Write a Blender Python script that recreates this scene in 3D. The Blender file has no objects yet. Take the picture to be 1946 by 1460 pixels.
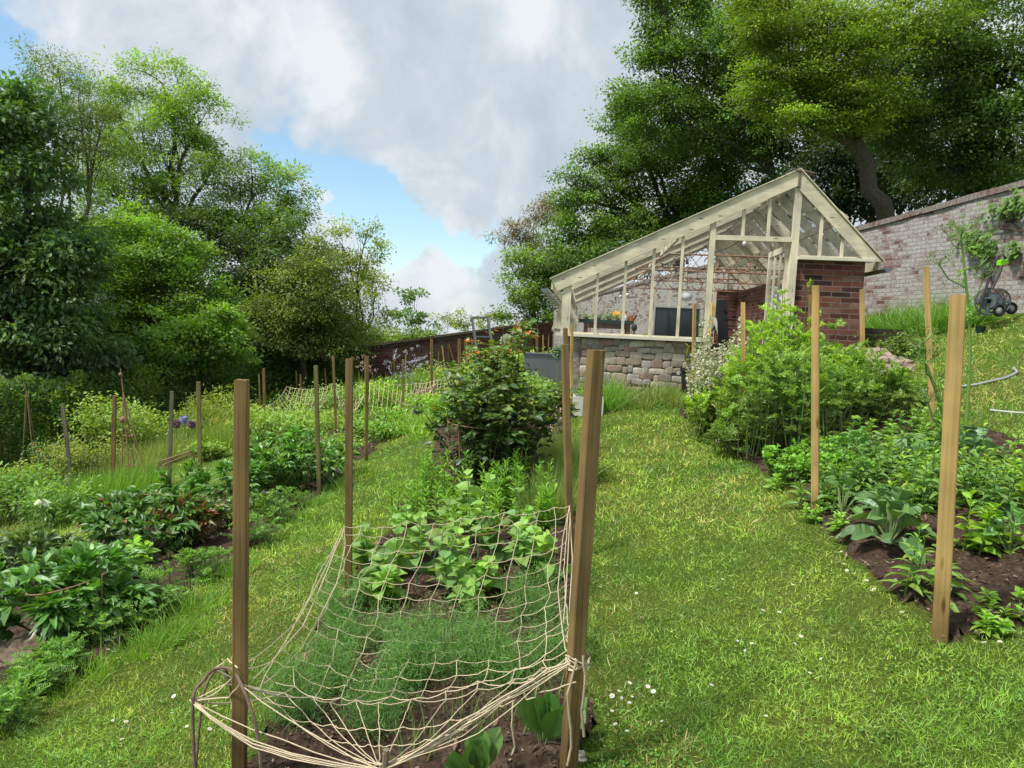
import bpy, math, random
import numpy as np
rs = np.random.RandomState(7); random.seed(7)
sc = bpy.context.scene
col = sc.collection
PI = math.pi
# ------------------------------------------------------------------ camera model (also used to survey points)
F = 1350.0; PIT = math.radians(4.4); ROL = math.radians(2.6); EYE = np.array([0, 0, 1.7])
_F = np.array([0, math.cos(PIT), -math.sin(PIT)]); _U = np.array([0, math.sin(PIT), math.cos(PIT)]); _R = np.array([1., 0, 0])
RI = math.cos(ROL)*_R + math.sin(ROL)*_U; UP = -math.sin(ROL)*_R + math.cos(ROL)*_U
def ray(x, y):
    d = _F + (x-973)/F*RI - (y-730)/F*UP
    return d/d[1]
def at(x, y, Y): return EYE + ray(x, y)*Y
# ------------------------------------------------------------------ noise
def _h(i, j, k, s):
    v = np.sin(i*127.1 + j*311.7 + k*74.7 + s*53.3)*43758.5453
    return v - np.floor(v)
def vn(P, scale, seed=0):
    Q = np.asarray(P, float)*scale
    if Q.shape[-1] == 2: Q = np.concatenate([Q, np.zeros(Q.shape[:-1]+(1,))], -1)
    I = np.floor(Q); f = Q-I; f = f*f*(3-2*f); r = 0
    for a in (0, 1):
        for b in (0, 1):
            for c in (0, 1):
                w = (f[..., 0] if a else 1-f[..., 0])*(f[..., 1] if b else 1-f[..., 1])*(f[..., 2] if c else 1-f[..., 2])
                r = r + w*_h(I[..., 0]+a, I[..., 1]+b, I[..., 2]+c, seed)
    return r
def fbm(P, scale, seed=0, o=3):
    r = 0; a = .5; t = 0
    for i in range(o): r = r + a*vn(P, scale*2**i, seed+i*7); t += a; a *= .5
    return r/t
# ------------------------------------------------------------------ terrain
CP = [(-.93,2.47,-1.72),(.27,2.4,-1.56),(-.98,4.4,-1.73),(.44,4.67,-1.56),(1.9,2.99,-1.27),(2.03,4.61,-1.13),(4.0,6.7,-.74),(2.44,7.36,-1.1),
 (4.22,8.49,-.78),(2.35,9.6,-.95),(-2.19,8.17,-2.02),(-1.99,9.85,-1.96),(-2.11,13.9,-1.97),(-3.23,13.1,-2.03),(-5.46,15.7,-2.51),(-4.27,9.75,-2.42),
 (-5.01,10.4,-2.63),(-5.97,10.6,-2.76),(-7.27,11.7,-2.96),(-11,15.3,-3.7),(-1.89,16.8,-1.75),(-1.11,15.3,-1.65),(1.3,37,-1.2),(-4.4,26.5,-2.35),
 (-1.87,28.9,-1.75),(-13.8,43,-4.2),(.6,10.5,-.95),(1.6,10.4,-.84),(2.6,10.4,-.78),(5.2,10.2,-.25),(6.5,12,.1),(7.5,15.1,.62),(8.4,11.8,.68),(9,8.5,.5),
 (1.5,14,-.8),(3.5,14,-.75),(4.5,18,-.5),(1.5,18,-.8),(6.6,18,.5),(5.4,22,.3),(3.7,31,-.6),(-8.2,36,-3.0),(0,-2,-1.7),(3,0,-1.15),(-4,3,-2.35),(-8,8,-3.1),(5,3,-.75),(-12,22,-4.0)]
CP = np.array(CP)
def zplane(X):
    X = np.asarray(X, float)
    return -1.62 + .2*(12*np.tanh(X/12))*1.0
def _tps(d2): return np.where(d2 < 1e-9, 0, .5*d2*np.log(np.maximum(d2, 1e-9)))
_n = len(CP); _A = np.zeros((_n+3, _n+3)); _p = np.c_[np.ones(_n), CP[:, :2]/10]
_A[:_n, :_n] = _tps((((CP[:, None, :2]-CP[None, :, :2])/10)**2).sum(-1)) + np.eye(_n)*.004
_A[:_n, _n:] = _p; _A[_n:, :_n] = _p.T
_w = np.linalg.solve(_A, np.r_[CP[:, 2]-zplane(CP[:, 0]), 0, 0, 0])
def gz(X, Y):
    X = np.asarray(X, float); Y = np.asarray(Y, float); sh = X.shape; x = X.ravel(); y = Y.ravel()
    xc = np.clip(x, -16, 10.5); yc = np.clip(y, -3, 45)
    r = np.zeros_like(x)
    for s in range(0, len(x), 60000):
        q = np.c_[xc[s:s+60000], yc[s:s+60000]]/10
        r[s:s+60000] = _tps(((q[:, None, :]-CP[None, :, :2]/10)**2).sum(-1)) @ _w[:_n] + _w[_n] + q @ _w[_n+1:]
    z = zplane(xc) + np.clip(r, -1.2, 1.2)
    z = z - .12*np.maximum(-16-x, 0)*np.exp(-np.maximum(-16-x, 0)/60) - .3*np.clip(y-39.6, 0, 26)
    z = z + .10*np.clip(x-10.5, 0, 12)
    P = np.c_[x, y]
    z = z + (fbm(P, .9, 3)-.5)*.06
    u_ = (x-2.784)*.99525-(y-10.5)*.09733; v_ = (x-2.784)*.09733+(y-10.5)*.99525
    z = np.where((u_ > -2.0) & (u_ < 2.15) & (v_ > .12) & (v_ < 7.6), np.minimum(z, -.97), z)
    return (z + 1.7).reshape(sh)
def G(x, y, lo=1.5, hi=60):
    """point of the ground seen at photo pixel x, y"""
    d = ray(x, y); a = lo
    t = np.linspace(lo, hi, 1200); P = EYE + d*t[:, None]
    g = gz(P[:, 0], P[:, 1]); k = np.argmax(P[:, 2] < g)
    if P[k, 2] >= g[k]: k = len(t)-1
    return np.array([P[k, 0], P[k, 1], g[k]])
def gp(X, Y): return np.array([X, Y, float(gz(np.array([X]), np.array([Y]))[0])])
# ------------------------------------------------------------------ materials
def newmat(name):
    m = bpy.data.materials.new(name); m.use_nodes = True; nt = m.node_tree; nt.nodes.clear()
    o = nt.nodes.new('ShaderNodeOutputMaterial'); return m, nt, o
def nd(nt, t, **k):
    n = nt.nodes.new(t)
    for a, v in k.items():
        if a.startswith('i_'): n.inputs[a[2:].replace('_', ' ')].default_value = v
        else: setattr(n, a, v)
    return n
def ramp(nt, stops, interp='LINEAR'):
    n = nt.nodes.new('ShaderNodeValToRGB'); n.color_ramp.interpolation = interp
    e = n.color_ramp.elements
    while len(e) < len(stops): e.new(.5)
    for k, (p, c) in enumerate(stops): e[k].position = p; e[k].color = (*c, 1) if len(c) == 3 else c
    return n
def leafmat(name, trans=.35, gloss=.06, rough=.45, tcol=(1.35, 1.3, .5), gain=(1, 1, 1)):
    m, nt, o = newmat(name); L = nt.links
    a = nd(nt, 'ShaderNodeAttribute', attribute_name='Col')
    d = nd(nt, 'ShaderNodeBsdfDiffuse'); t = nd(nt, 'ShaderNodeBsdfTranslucent'); g = nd(nt, 'ShaderNodeBsdfGlossy', i_Roughness=rough)
    g.inputs['Color'].default_value = (.9, .95, 1, 1)
    mc = nd(nt, 'ShaderNodeMix', data_type='RGBA', blend_type='MULTIPLY'); mc.inputs[0].default_value = 1; mc.inputs[7].default_value = (*tcol, 1)
    gn = nd(nt, 'ShaderNodeMix', data_type='RGBA', blend_type='MULTIPLY'); gn.inputs[0].default_value = 1; gn.inputs[7].default_value = (*gain, 1); L.new(a.outputs['Color'], gn.inputs[6])
    L.new(gn.outputs[2], d.inputs['Color']); L.new(gn.outputs[2], mc.inputs[6]); L.new(mc.outputs[2], t.inputs['Color'])
    m1 = nd(nt, 'ShaderNodeMixShader'); m1.inputs[0].default_value = trans
    L.new(d.outputs[0], m1.inputs[1]); L.new(t.outputs[0], m1.inputs[2])
    m2 = nd(nt, 'ShaderNodeMixShader'); m2.inputs[0].default_value = gloss
    L.new(m1.outputs[0], m2.inputs[1]); L.new(g.outputs[0], m2.inputs[2]); L.new(m2.outputs[0], o.inputs[0])
    return m
def attrmat(name, rough=.8, noise=0, scale=30, bump=0, spec=.3, metallic=0):
    m, nt, o = newmat(name); L = nt.links
    a = nd(nt, 'ShaderNodeAttribute', attribute_name='Col'); b = nd(nt, 'ShaderNodeBsdfPrincipled', i_Roughness=rough)
    b.inputs['Specular IOR Level'].default_value = spec; b.inputs['Metallic'].default_value = metallic
    src = a.outputs['Color']
    if noise or bump:
        tc = nd(nt, 'ShaderNodeTexCoord'); n = nd(nt, 'ShaderNodeTexNoise', i_Scale=scale, i_Detail=5.0, i_Roughness=.65); L.new(tc.outputs['Object'], n.inputs['Vector'])
        r = ramp(nt, [(.25, (1-noise,)*3), (.75, (1+noise,)*3)]); L.new(n.outputs[0], r.inputs[0])
        mx = nd(nt, 'ShaderNodeMix', data_type='RGBA', blend_type='MULTIPLY'); mx.inputs[0].default_value = 1
        L.new(src, mx.inputs[6]); L.new(r.outputs[0], mx.inputs[7]); src = mx.outputs[2]
        if bump:
            bp = nd(nt, 'ShaderNodeBump', i_Strength=bump, i_Distance=.01); L.new(n.outputs[0], bp.inputs['Height']); L.new(bp.outputs[0], b.inputs['Normal'])
    L.new(src, b.inputs['Base Color']); L.new(b.outputs[0], o.inputs[0]); return m
def plain(name, c, rough=.6, noise=.15, scale=25, bump=.1, metallic=0, c2=None):
    m, nt, o = newmat(name); L = nt.links
    b = nd(nt, 'ShaderNodeBsdfPrincipled', i_Roughness=rough, i_Metallic=metallic)
    tc = nd(nt, 'ShaderNodeTexCoord'); n = nd(nt, 'ShaderNodeTexNoise', i_Scale=scale, i_Detail=6.0, i_Roughness=.65); L.new(tc.outputs['Object'], n.inputs['Vector'])
    c2 = c2 or tuple(x*(1+noise) for x in c)
    r = ramp(nt, [(.3, tuple(x*(1-noise) for x in c)), (.7, c2)]); L.new(n.outputs[0], r.inputs[0]); L.new(r.outputs[0], b.inputs['Base Color'])
    if bump:
        bp = nd(nt, 'ShaderNodeBump', i_Strength=bump, i_Distance=.01); L.new(n.outputs[0], bp.inputs['Height']); L.new(bp.outputs[0], b.inputs['Normal'])
    L.new(b.outputs[0], o.inputs[0]); return m
def woodmat(name, ca, cb, axis='Z', scale=1.0, knots=True, rough=.75, foot=False):
    m, nt, o = newmat(name); L = nt.links
    b = nd(nt, 'ShaderNodeBsdfPrincipled', i_Roughness=rough); b.inputs['Specular IOR Level'].default_value = .25
    tc = nd(nt, 'ShaderNodeTexCoord'); mp = nd(nt, 'ShaderNodeMapping')
    s = {'Z': (60, 60, 1.2), 'X': (1.2, 60, 60), 'Y': (60, 1.2, 60)}[axis]; mp.inputs['Scale'].default_value = tuple(x*scale for x in s)
    oi = nd(nt, 'ShaderNodeObjectInfo'); ad = nd(nt, 'ShaderNodeVectorMath', operation='ADD'); sc_ = nd(nt, 'ShaderNodeMath', operation='MULTIPLY'); sc_.inputs[1].default_value = 17
    L.new(oi.outputs['Random'], sc_.inputs[0]); L.new(tc.outputs['Object'], ad.inputs[0]); L.new(sc_.outputs[0], ad.inputs[1])
    L.new(ad.outputs[0], mp.inputs['Vector'])
    n = nd(nt, 'ShaderNodeTexNoise', i_Scale=1.0, i_Detail=5.0, i_Roughness=.6, i_Distortion=.4); L.new(mp.outputs[0], n.inputs['Vector'])
    n2 = nd(nt, 'ShaderNodeTexNoise', i_Scale=3.5, i_Detail=3.0); L.new(ad.outputs[0], n2.inputs['Vector'])
    r = ramp(nt, [(.3, ca), (.68, cb)]); L.new(n.outputs[0], r.inputs[0])
    r2 = ramp(nt, [(.3, (.62, .62, .62)), (.65, (1.15, 1.12, 1.05))]); L.new(n2.outputs[0], r2.inputs[0])
    mx = nd(nt, 'ShaderNodeMix', data_type='RGBA', blend_type='MULTIPLY'); mx.inputs[0].default_value = .8; L.new(r.outputs[0], mx.inputs[6]); L.new(r2.outputs[0], mx.inputs[7])
    if knots:
        m3 = nd(nt, 'ShaderNodeMapping'); m3.inputs['Scale'].default_value = {'Z': (14, 14, 3.2), 'X': (3, 12, 12), 'Y': (12, 3, 12)}[axis]; L.new(ad.outputs[0], m3.inputs['Vector'])
        vo = nd(nt, 'ShaderNodeTexVoronoi', i_Scale=1.0); L.new(m3.outputs[0], vo.inputs['Vector']); rk = ramp(nt, [(.06, (.35, .28, .22)), (.16, (1, 1, 1))]); L.new(vo.outputs['Distance'], rk.inputs[0])
        mk = nd(nt, 'ShaderNodeMix', data_type='RGBA', blend_type='MULTIPLY'); mk.inputs[0].default_value = 1; L.new(mx.outputs[2], mk.inputs[6]); L.new(rk.outputs[0], mk.inputs[7]); mx = mk
    if foot:
        sz = nd(nt, 'ShaderNodeSeparateXYZ'); L.new(tc.outputs['Object'], sz.inputs[0]); nf = nd(nt, 'ShaderNodeMath', operation='MULTIPLY_ADD'); nf.inputs[1].default_value = .25; L.new(n2.outputs[0], nf.inputs[0]); L.new(sz.outputs[2], nf.inputs[2])
        rf = ramp(nt, [(.38, (.38, .36, .33)), (.62, (1, 1, 1))]); L.new(nf.outputs[0], rf.inputs[0]); mk = nd(nt, 'ShaderNodeMix', data_type='RGBA', blend_type='MULTIPLY'); mk.inputs[0].default_value = 1; L.new(mx.outputs[2], mk.inputs[6]); L.new(rf.outputs[0], mk.inputs[7]); mx = mk
    bp = nd(nt, 'ShaderNodeBump', i_Strength=.6, i_Distance=.006); L.new(n.outputs[0], bp.inputs['Height']); L.new(bp.outputs[0], b.inputs['Normal'])
    L.new(mx.outputs[2], b.inputs['Base Color']); L.new(b.outputs[0], o.inputs[0]); return m
def brickmat(name, ang, cols, mortar, bw=.225, rh=.077, wash=0, washc=(.42, .41, .39), ms=.010, dark=.25, washscale=.9, bumpd=.012):
    m, nt, o = newmat(name); L = nt.links
    b = nd(nt, 'ShaderNodeBsdfPrincipled', i_Roughness=.9); b.inputs['Specular IOR Level'].default_value = .15
    tc = nd(nt, 'ShaderNodeTexCoord'); mp = nd(nt, 'ShaderNodeMapping'); mp.inputs['Rotation'].default_value = (0, 0, -ang); L.new(tc.outputs['Object'], mp.inputs['Vector'])
    sx = nd(nt, 'ShaderNodeSeparateXYZ'); L.new(mp.outputs[0], sx.inputs[0]); ad = nd(nt, 'ShaderNodeMath', operation='ADD'); L.new(sx.outputs[0], ad.inputs[0]); L.new(sx.outputs[1], ad.inputs[1])
    cx = nd(nt, 'ShaderNodeCombineXYZ'); L.new(ad.outputs[0], cx.inputs[0]); L.new(sx.outputs[2], cx.inputs[1])
    nw = nd(nt, 'ShaderNodeTexNoise', i_Scale=7.0, i_Detail=2.0); L.new(tc.outputs['Object'], nw.inputs['Vector'])
    vs = nd(nt, 'ShaderNodeVectorMath', operation='SCALE'); vs.inputs['Scale'].default_value = .016; L.new(nw.outputs['Color'], vs.inputs[0])
    va = nd(nt, 'ShaderNodeVectorMath', operation='ADD'); L.new(cx.outputs[0], va.inputs[0]); L.new(vs.outputs[0], va.inputs[1])
    bt = nd(nt, 'ShaderNodeTexBrick', offset=.5); bt.inputs['Scale'].default_value = 1; bt.inputs['Brick Width'].default_value = bw; bt.inputs['Row Height'].default_value = rh
    bt.inputs['Mortar Size'].default_value = ms; bt.inputs['Mortar Smooth'].default_value = .25
    bt.inputs['Color1'].default_value = (0, 0, 0, 1); bt.inputs['Color2'].default_value = (1, 1, 1, 1); bt.inputs['Mortar'].default_value = (.5, .5, .5, 1)
    L.new(va.outputs[0], bt.inputs['Vector'])
    r = ramp(nt, [(i/(len(cols)-1), c) for i, c in enumerate(cols)]); L.new(bt.outputs['Color'], r.inputs[0])
    n = nd(nt, 'ShaderNodeTexNoise', i_Scale=22.0, i_Detail=6.0, i_Roughness=.7); L.new(tc.outputs['Object'], n.inputs['Vector'])
    r2 = ramp(nt, [(.3, (1-dark,)*3), (.7, (1.15, 1.15, 1.15))]); L.new(n.outputs[0], r2.inputs[0])
    mx = nd(nt, 'ShaderNodeMix', data_type='RGBA', blend_type='MULTIPLY'); mx.inputs[0].default_value = 1; L.new(r.outputs[0], mx.inputs[6]); L.new(r2.outputs[0], mx.inputs[7])
    cur = mx.outputs[2]
    if wash:
        nb = nd(nt, 'ShaderNodeTexNoise', i_Scale=washscale, i_Detail=7.0, i_Roughness=.72); L.new(tc.outputs['Object'], nb.inputs['Vector'])
        # wash also varies from brick to brick
        m0 = nd(nt, 'ShaderNodeMath', operation='MULTIPLY_ADD'); m0.inputs[1].default_value = .22; L.new(bt.outputs['Color'], m0.inputs[0]); L.new(nb.outputs[0], m0.inputs[2])
        n5 = nd(nt, 'ShaderNodeTexNoise', i_Scale=60.0, i_Detail=3.0); L.new(tc.outputs['Object'], n5.inputs['Vector'])
        m1 = nd(nt, 'ShaderNodeMath', operation='MULTIPLY_ADD'); m1.inputs[1].default_value = .25; L.new(n5.outputs[0], m1.inputs[0]); L.new(m0.outputs[0], m1.inputs[2])
        wr = ramp(nt, [(.74-wash*.28, (0, 0, 0)), (.80-wash*.12, (1, 1, 1))]); L.new(m1.outputs[0], wr.inputs[0])
        wc = ramp(nt, [(.3, tuple(x*.6 for x in washc)), (.7, tuple(x*1.15 for x in washc))]); L.new(n.outputs[0], wc.inputs[0])
        mw = nd(nt, 'ShaderNodeMix', data_type='RGBA'); L.new(wr.outputs[0], mw.inputs[0]); L.new(cur, mw.inputs[6]); L.new(wc.outputs[0], mw.inputs[7]); cur = mw.outputs[2]
    mm = nd(nt, 'ShaderNodeMix', data_type='RGBA'); L.new(bt.outputs['Fac'], mm.inputs[0]); L.new(cur, mm.inputs[6])
    mcn = ramp(nt, [(.3, tuple(x*.7 for x in mortar)), (.7, tuple(x*1.2 for x in mortar))]); L.new(n.outputs[0], mcn.inputs[0]); L.new(mcn.outputs[0], mm.inputs[7])
    L.new(mm.outputs[2], b.inputs['Base Color'])
    hm = nd(nt, 'ShaderNodeMath', operation='MULTIPLY_ADD'); hm.inputs[1].default_value = -1.0; L.new(bt.outputs['Fac'], hm.inputs[0])
    nm = nd(nt, 'ShaderNodeMath', operation='MULTIPLY'); nm.inputs[1].default_value = .7; L.new(n.outputs[0], nm.inputs[0]); L.new(nm.outputs[0], hm.inputs[2])
    bp = nd(nt, 'ShaderNodeBump', i_Strength=.8, i_Distance=bumpd); L.new(hm.outputs[0], bp.inputs['Height']); L.new(bp.outputs[0], b.inputs['Normal'])
    L.new(b.outputs[0], o.inputs[0]); return m
def glassmat(name, tint=(.96, .98, .97), refl=.5):
    m, nt, o = newmat(name); L = nt.links
    t = nd(nt, 'ShaderNodeBsdfTransparent'); t.inputs[0].default_value = (*tint, 1); g = nd(nt, 'ShaderNodeBsdfGlossy', i_Roughness=.03)
    f = nd(nt, 'ShaderNodeFresnel', i_IOR=1.45); mu = nd(nt, 'ShaderNodeMath', operation='MULTIPLY'); mu.inputs[1].default_value = refl; L.new(f.outputs[0], mu.inputs[0])
    mx = nd(nt, 'ShaderNodeMixShader'); L.new(mu.outputs[0], mx.inputs[0]); L.new(t.outputs[0], mx.inputs[1]); L.new(g.outputs[0], mx.inputs[2]); L.new(mx.outputs[0], o.inputs[0])
    return m
# ------------------------------------------------------------------ mesh builder
WL = {}
def lc(c, n):
    c = np.asarray(c, float)
    return np.tile(c[:3], (n, 1)) if c.ndim == 1 else c
class MB:
    def __init__(s): s.V = []; s.T = []; s.Q = []; s.C = []; s.n = 0
    def add(s, V, F, c=(.5, .5, .5)):
        V = np.asarray(V, float).reshape(-1, 3); F = np.asarray(F, int)
        s.V.append(V); s.C.append(lc(c, len(V)))
        if len(F): (s.T if F.shape[1] == 3 else s.Q).append(F + s.n)
        s.n += len(V)
    def box(s, a, b, c=(.5, .5, .5), M=None):
        a = np.asarray(a, float); b = np.asarray(b, float)
        V = np.array([[(a, b)[i][0], (a, b)[j][1], (a, b)[k][2]] for i in (0, 1) for j in (0, 1) for k in (0, 1)])
        if M is not None: V = M(V)
        s.add(V, [(0, 1, 3, 2), (4, 6, 7, 5), (0, 4, 5, 1), (2, 3, 7, 6), (0, 2, 6, 4), (1, 5, 7, 3)], c)
    def beam(s, p, q, w, h, up=(0, 0, 1), c=(.5, .5, .5)):
        """bar from p to q, w across, h along 'up'"""
        p = np.asarray(p, float); q = np.asarray(q, float); d = q-p; d = d/np.linalg.norm(d); up = np.asarray(up, float)
        sd = np.cross(d, up); sd /= np.linalg.norm(sd); u = np.cross(sd, d)
        V = [e + sd*a*w/2 + u*b*h/2 for e in (p, q) for a, b in ((-1, -1), (1, -1), (1, 1), (-1, 1))]
        s.add(V, [(0, 1, 2, 3), (7, 6, 5, 4), (0, 4, 5, 1), (1, 5, 6, 2), (2, 6, 7, 3), (3, 7, 4, 0)], c)
    def tube(s, pts, r, sides=6, c=(.5, .5, .5), cap=True):
        P = np.asarray(pts, float); k = len(P); r = np.broadcast_to(np.asarray(r, float), (k,))
        d = np.gradient(P, axis=0); d /= np.linalg.norm(d, axis=1)[:, None] + 1e-9
        ref = np.array([0, 0, 1.]) if abs(d[:, 2]).mean() < .8 else np.array([1., 0, 0])
        a = np.cross(d, ref); a /= np.linalg.norm(a, axis=1)[:, None] + 1e-9; b = np.cross(d, a)
        th = np.arange(sides)*2*PI/sides
        V = (P[:, None] + (a[:, None]*np.cos(th)[None, :, None] + b[:, None]*np.sin(th)[None, :, None])*r[:, None, None]).reshape(-1, 3)
        F = [(i*sides+j, i*sides+(j+1) % sides, (i+1)*sides+(j+1) % sides, (i+1)*sides+j) for i in range(k-1) for j in range(sides)]
        s.add(V, F, c if np.ndim(c) == 1 else np.repeat(np.asarray(c), sides, 0))
        if cap and sides > 3:
            st = s.n - k*sides
            for e, i0 in ((P[0], 0), (P[-1], (k-1)*sides)):
                s.V.append(e[None]); s.C.append(lc(np.asarray(c) if np.ndim(c) == 1 else np.asarray(c)[0], 1))
                s.T.append(np.array([(st+i0+j, st+i0+(j+1) % sides, s.n) for j in range(sides)])); s.n += 1
    def sphere(s, c0, r, c=(.5, .5, .5), seg=10, ring=7, noise=0, seed=0, scale=3):
        r = np.broadcast_to(np.asarray(r, float), (3,)); V = []
        for i in range(ring+1):
            for j in range(seg):
                a = PI*i/ring; b = 2*PI*j/seg; V.append((math.sin(a)*math.cos(b), math.sin(a)*math.sin(b), math.cos(a)))
        V = np.array(V)
        k = 1 + (noise*(fbm(V+seed*3.1, scale, seed)-.5)*2)[:, None] if noise else 1
        s.add(np.asarray(c0)+V*k*r, [(i*seg+j, (i+1)*seg+j, (i+1)*seg+(j+1) % seg, i*seg+(j+1) % seg) for i in range(ring) for j in range(seg)], c)
    def build(s, name, mat, parent=None, org=None, smooth=False, weld=False):
        V = np.concatenate(s.V); C = np.concatenate(s.C)
        base = WL[parent] if parent is not None else (np.asarray(org, float) if org is not None else np.zeros(3))
        V = V - base
        me = bpy.data.meshes.new(name)
        T = np.concatenate(s.T) if s.T else np.zeros((0, 3), int); Q = np.concatenate(s.Q) if s.Q else np.zeros((0, 4), int)
        me.vertices.add(len(V)); me.vertices.foreach_set('co', V.astype(np.float32).ravel())
        li = np.concatenate([T.ravel(), Q.ravel()]); me.loops.add(len(li)); me.loops.foreach_set('vertex_index', li.astype(np.int32))
        me.polygons.add(len(T)+len(Q)); ls = np.concatenate([np.arange(len(T))*3, len(T)*3+np.arange(len(Q))*4])
        me.polygons.foreach_set('loop_start', ls.astype(np.int32))
        me.polygons.foreach_set('use_smooth', np.full(len(ls), smooth, dtype=bool))
        me.update(calc_edges=True)
        a = me.attributes.new('Col', 'FLOAT_COLOR', 'POINT'); a.data.foreach_set('color', np.c_[np.clip(C, 0, 1), np.ones(len(C))].astype(np.float32).ravel())
        me.materials.append(mat)
        o = bpy.data.objects.new(name, me); col.objects.link(o); WL[o] = base
        if parent is not None: o.parent = parent
        else: o.location = base
        return o
def tag(o, label, cat, group=None, kind=None):
    if label: o['label'] = label
    if cat: o['category'] = cat
    if group: o['group'] = group
    if kind: o['kind'] = kind
    return o
def thing(name, label, cat, loc, group=None):
    o = bpy.data.objects.new(name, None); o.empty_display_size = .1; col.objects.link(o); o.location = tuple(loc); WL[o] = np.asarray(loc, float)
    return tag(o, label, cat, group)
def struct(mb, name, mat, smooth=False):
    o = mb.build(name, mat, smooth=smooth); o['kind'] = 'structure'; return o
# ------------------------------------------------------------------ leaves
def nrm(v): return v/(np.linalg.norm(v, axis=-1, keepdims=True)+1e-9)
def rdir(n, up=0.0, rnd=rs):
    v = rnd.normal(size=(n, 3)); v[:, 2] += up; return nrm(v)
PROF = {'lance': lambda s: np.sin(PI*s**.75)**.8, 'oval': lambda s: np.sin(PI*s**.9)**.6, 'heart': lambda s: np.where(s < .02, .25, np.clip(1.25*(1-s)**.55*np.minimum(1, s*8+.55), 0, 1)),
        'obov': lambda s: np.clip(np.sin(PI*s**1.5)**.6+.12*(s < .5), 0, 1), 'strap': lambda s: np.clip(np.minimum(1, (1-s)*2.2)*(.75+.25*np.minimum(1, s*5)), 0, 1)}
def vcol(base, n, v=.2, hue=.12, rnd=rs):
    b = np.asarray(base, float); k = 1+rnd.uniform(-v, v, (n, 1)); h = rnd.uniform(-hue, hue, (n, 1))
    return np.clip(b*k*np.concatenate([1+h*1.6, 1+h*.3, 1-h], 1), 0.001, 1)
def diamonds(mb, P, D, L, W, c, roll=1.0, fold=.0, N=None, rnd=rs):
    """cheap 4-vertex leaves"""
    n = len(P)
    N = rdir(n, 1.2, rnd) if N is None else N
    S = nrm(np.cross(D, N)); N = np.cross(S, D)
    L = np.broadcast_to(L, (n,))[:, None]; W = np.broadcast_to(W, (n,))[:, None]
    mid = P + D*L*.45
    V = np.stack([P, mid-S*W/2+N*W*fold, P+D*L, mid+S*W/2+N*W*fold], 1)
    mb.add(V.reshape(-1, 3), np.arange(4*n).reshape(n, 4), np.repeat(c, 4, 0))
def leaves(mb, P, D, L, W, c, prof='lance', seg=4, droop=.3, fold=.15, N=None, wav=0, rnd=rs, ctip=None):
    n = len(P)
    if n == 0: return
    D = nrm(D); N = rdir(n, 2.5, rnd) if N is None else N
    S = nrm(np.cross(D, N)); N = np.cross(S, D)
    L = np.broadcast_to(L, (n,))[:, None]; W = np.broadcast_to(W, (n,))[:, None]; droop = np.broadcast_to(droop, (n,))[:, None]
    s = np.linspace(0, 1, seg+1); w = PROF[prof](s); w[-1] = .02; rows = []; cc = []
    for k in range(seg+1):
        p = P + D*L*s[k] - np.array([0, 0, 1])*droop*L*s[k]**2
        ww = W*w[k]/2; wv = (rnd.uniform(-1, 1, (n, 1))*wav*W if wav else 0); wv2 = (rnd.uniform(-1, 1, (n, 1))*wav*W if wav else 0)
        rows += [p-S*ww+N*(ww*2*fold+wv), p, p+S*ww+N*(ww*2*fold+wv2)]
        kc = c if ctip is None else c*(1-s[k]**2)+ctip*s[k]**2
        cc += [kc, kc*np.array([1.1, 1.1, 1.05]), kc]
    V = np.stack(rows, 1); C = np.stack(cc, 1); m = 3*(seg+1)
    f = np.array([(3*k+j, 3*k+j+1, 3*k+j+4, 3*k+j+3) for k in range(seg) for j in (0, 1)])
    mb.add(V.reshape(-1, 3), (f[None]+np.arange(n)[:, None, None]*m).reshape(-1, 4), C.reshape(-1, 3))
def threads(mb, P, D, L, W, c, bend=0.0, rnd=rs):
    """thin curved blades: 5 verts"""
    n = len(P); D = nrm(D); S = nrm(np.cross(D, rdir(n, 0, rnd))); L = np.broadcast_to(L, (n,))[:, None]; W = np.broadcast_to(W, (n,))[:, None]
    B = rdir(n, -.6, rnd)*bend*L
    m = P + D*L*.5 + B*.25
    V = np.stack([P-S*W/2, P+S*W/2, m+S*W*.4, m-S*W*.4, P+D*L+B], 1)
    i = np.arange(n)[:, None]*5
    mb.add(V.reshape(-1, 3), i+np.array([[0, 1, 2, 3]]), np.repeat(c, 5, 0))
    mb.T.append(i+np.array([[3, 2, 4]])+mb.n-5*n)
# ================================================================== camera, sun, sky
from mathutils import Matrix, Vector
cam = bpy.data.cameras.new('camera'); co = bpy.data.objects.new('camera', cam); col.objects.link(co)
cam.sensor_fit = 'HORIZONTAL'; cam.sensor_width = 36; cam.lens = F/1946*36; cam.clip_start = .05; cam.clip_end = 3000
M = np.eye(4); M[:3, 0] = RI; M[:3, 1] = UP; M[:3, 2] = -_F; M[:3, 3] = EYE
co.matrix_world = Matrix(M.tolist()); sc.camera = co
SUN = np.array([-.62, -.30, 1.05]); SUN = SUN/np.linalg.norm(SUN)
sl = bpy.data.lights.new('sun', 'SUN'); sl.energy = 5.0; sl.angle = math.radians(8.0); sl.color = (1, .955, .88)
so = bpy.data.objects.new('sun', sl); col.objects.link(so); so.rotation_euler = Vector(SUN.tolist()).to_track_quat('Z', 'Y').to_euler(); so.location = (0, 0, 30)
W = bpy.data.worlds.new('World'); sc.world = W; W.use_nodes = True; nt = W.node_tree; nt.nodes.clear(); L = nt.links
wo = nd(nt, 'ShaderNodeOutputWorld'); bg = nd(nt, 'ShaderNodeBackground', i_Strength=.15); L.new(bg.outputs[0], wo.inputs[0])
sky = nd(nt, 'ShaderNodeTexSky', sky_type='NISHITA'); sky.sun_disc = False; sky.sun_elevation = math.asin(SUN[2]); sky.sun_rotation = math.atan2(SUN[0], SUN[1])
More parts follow.
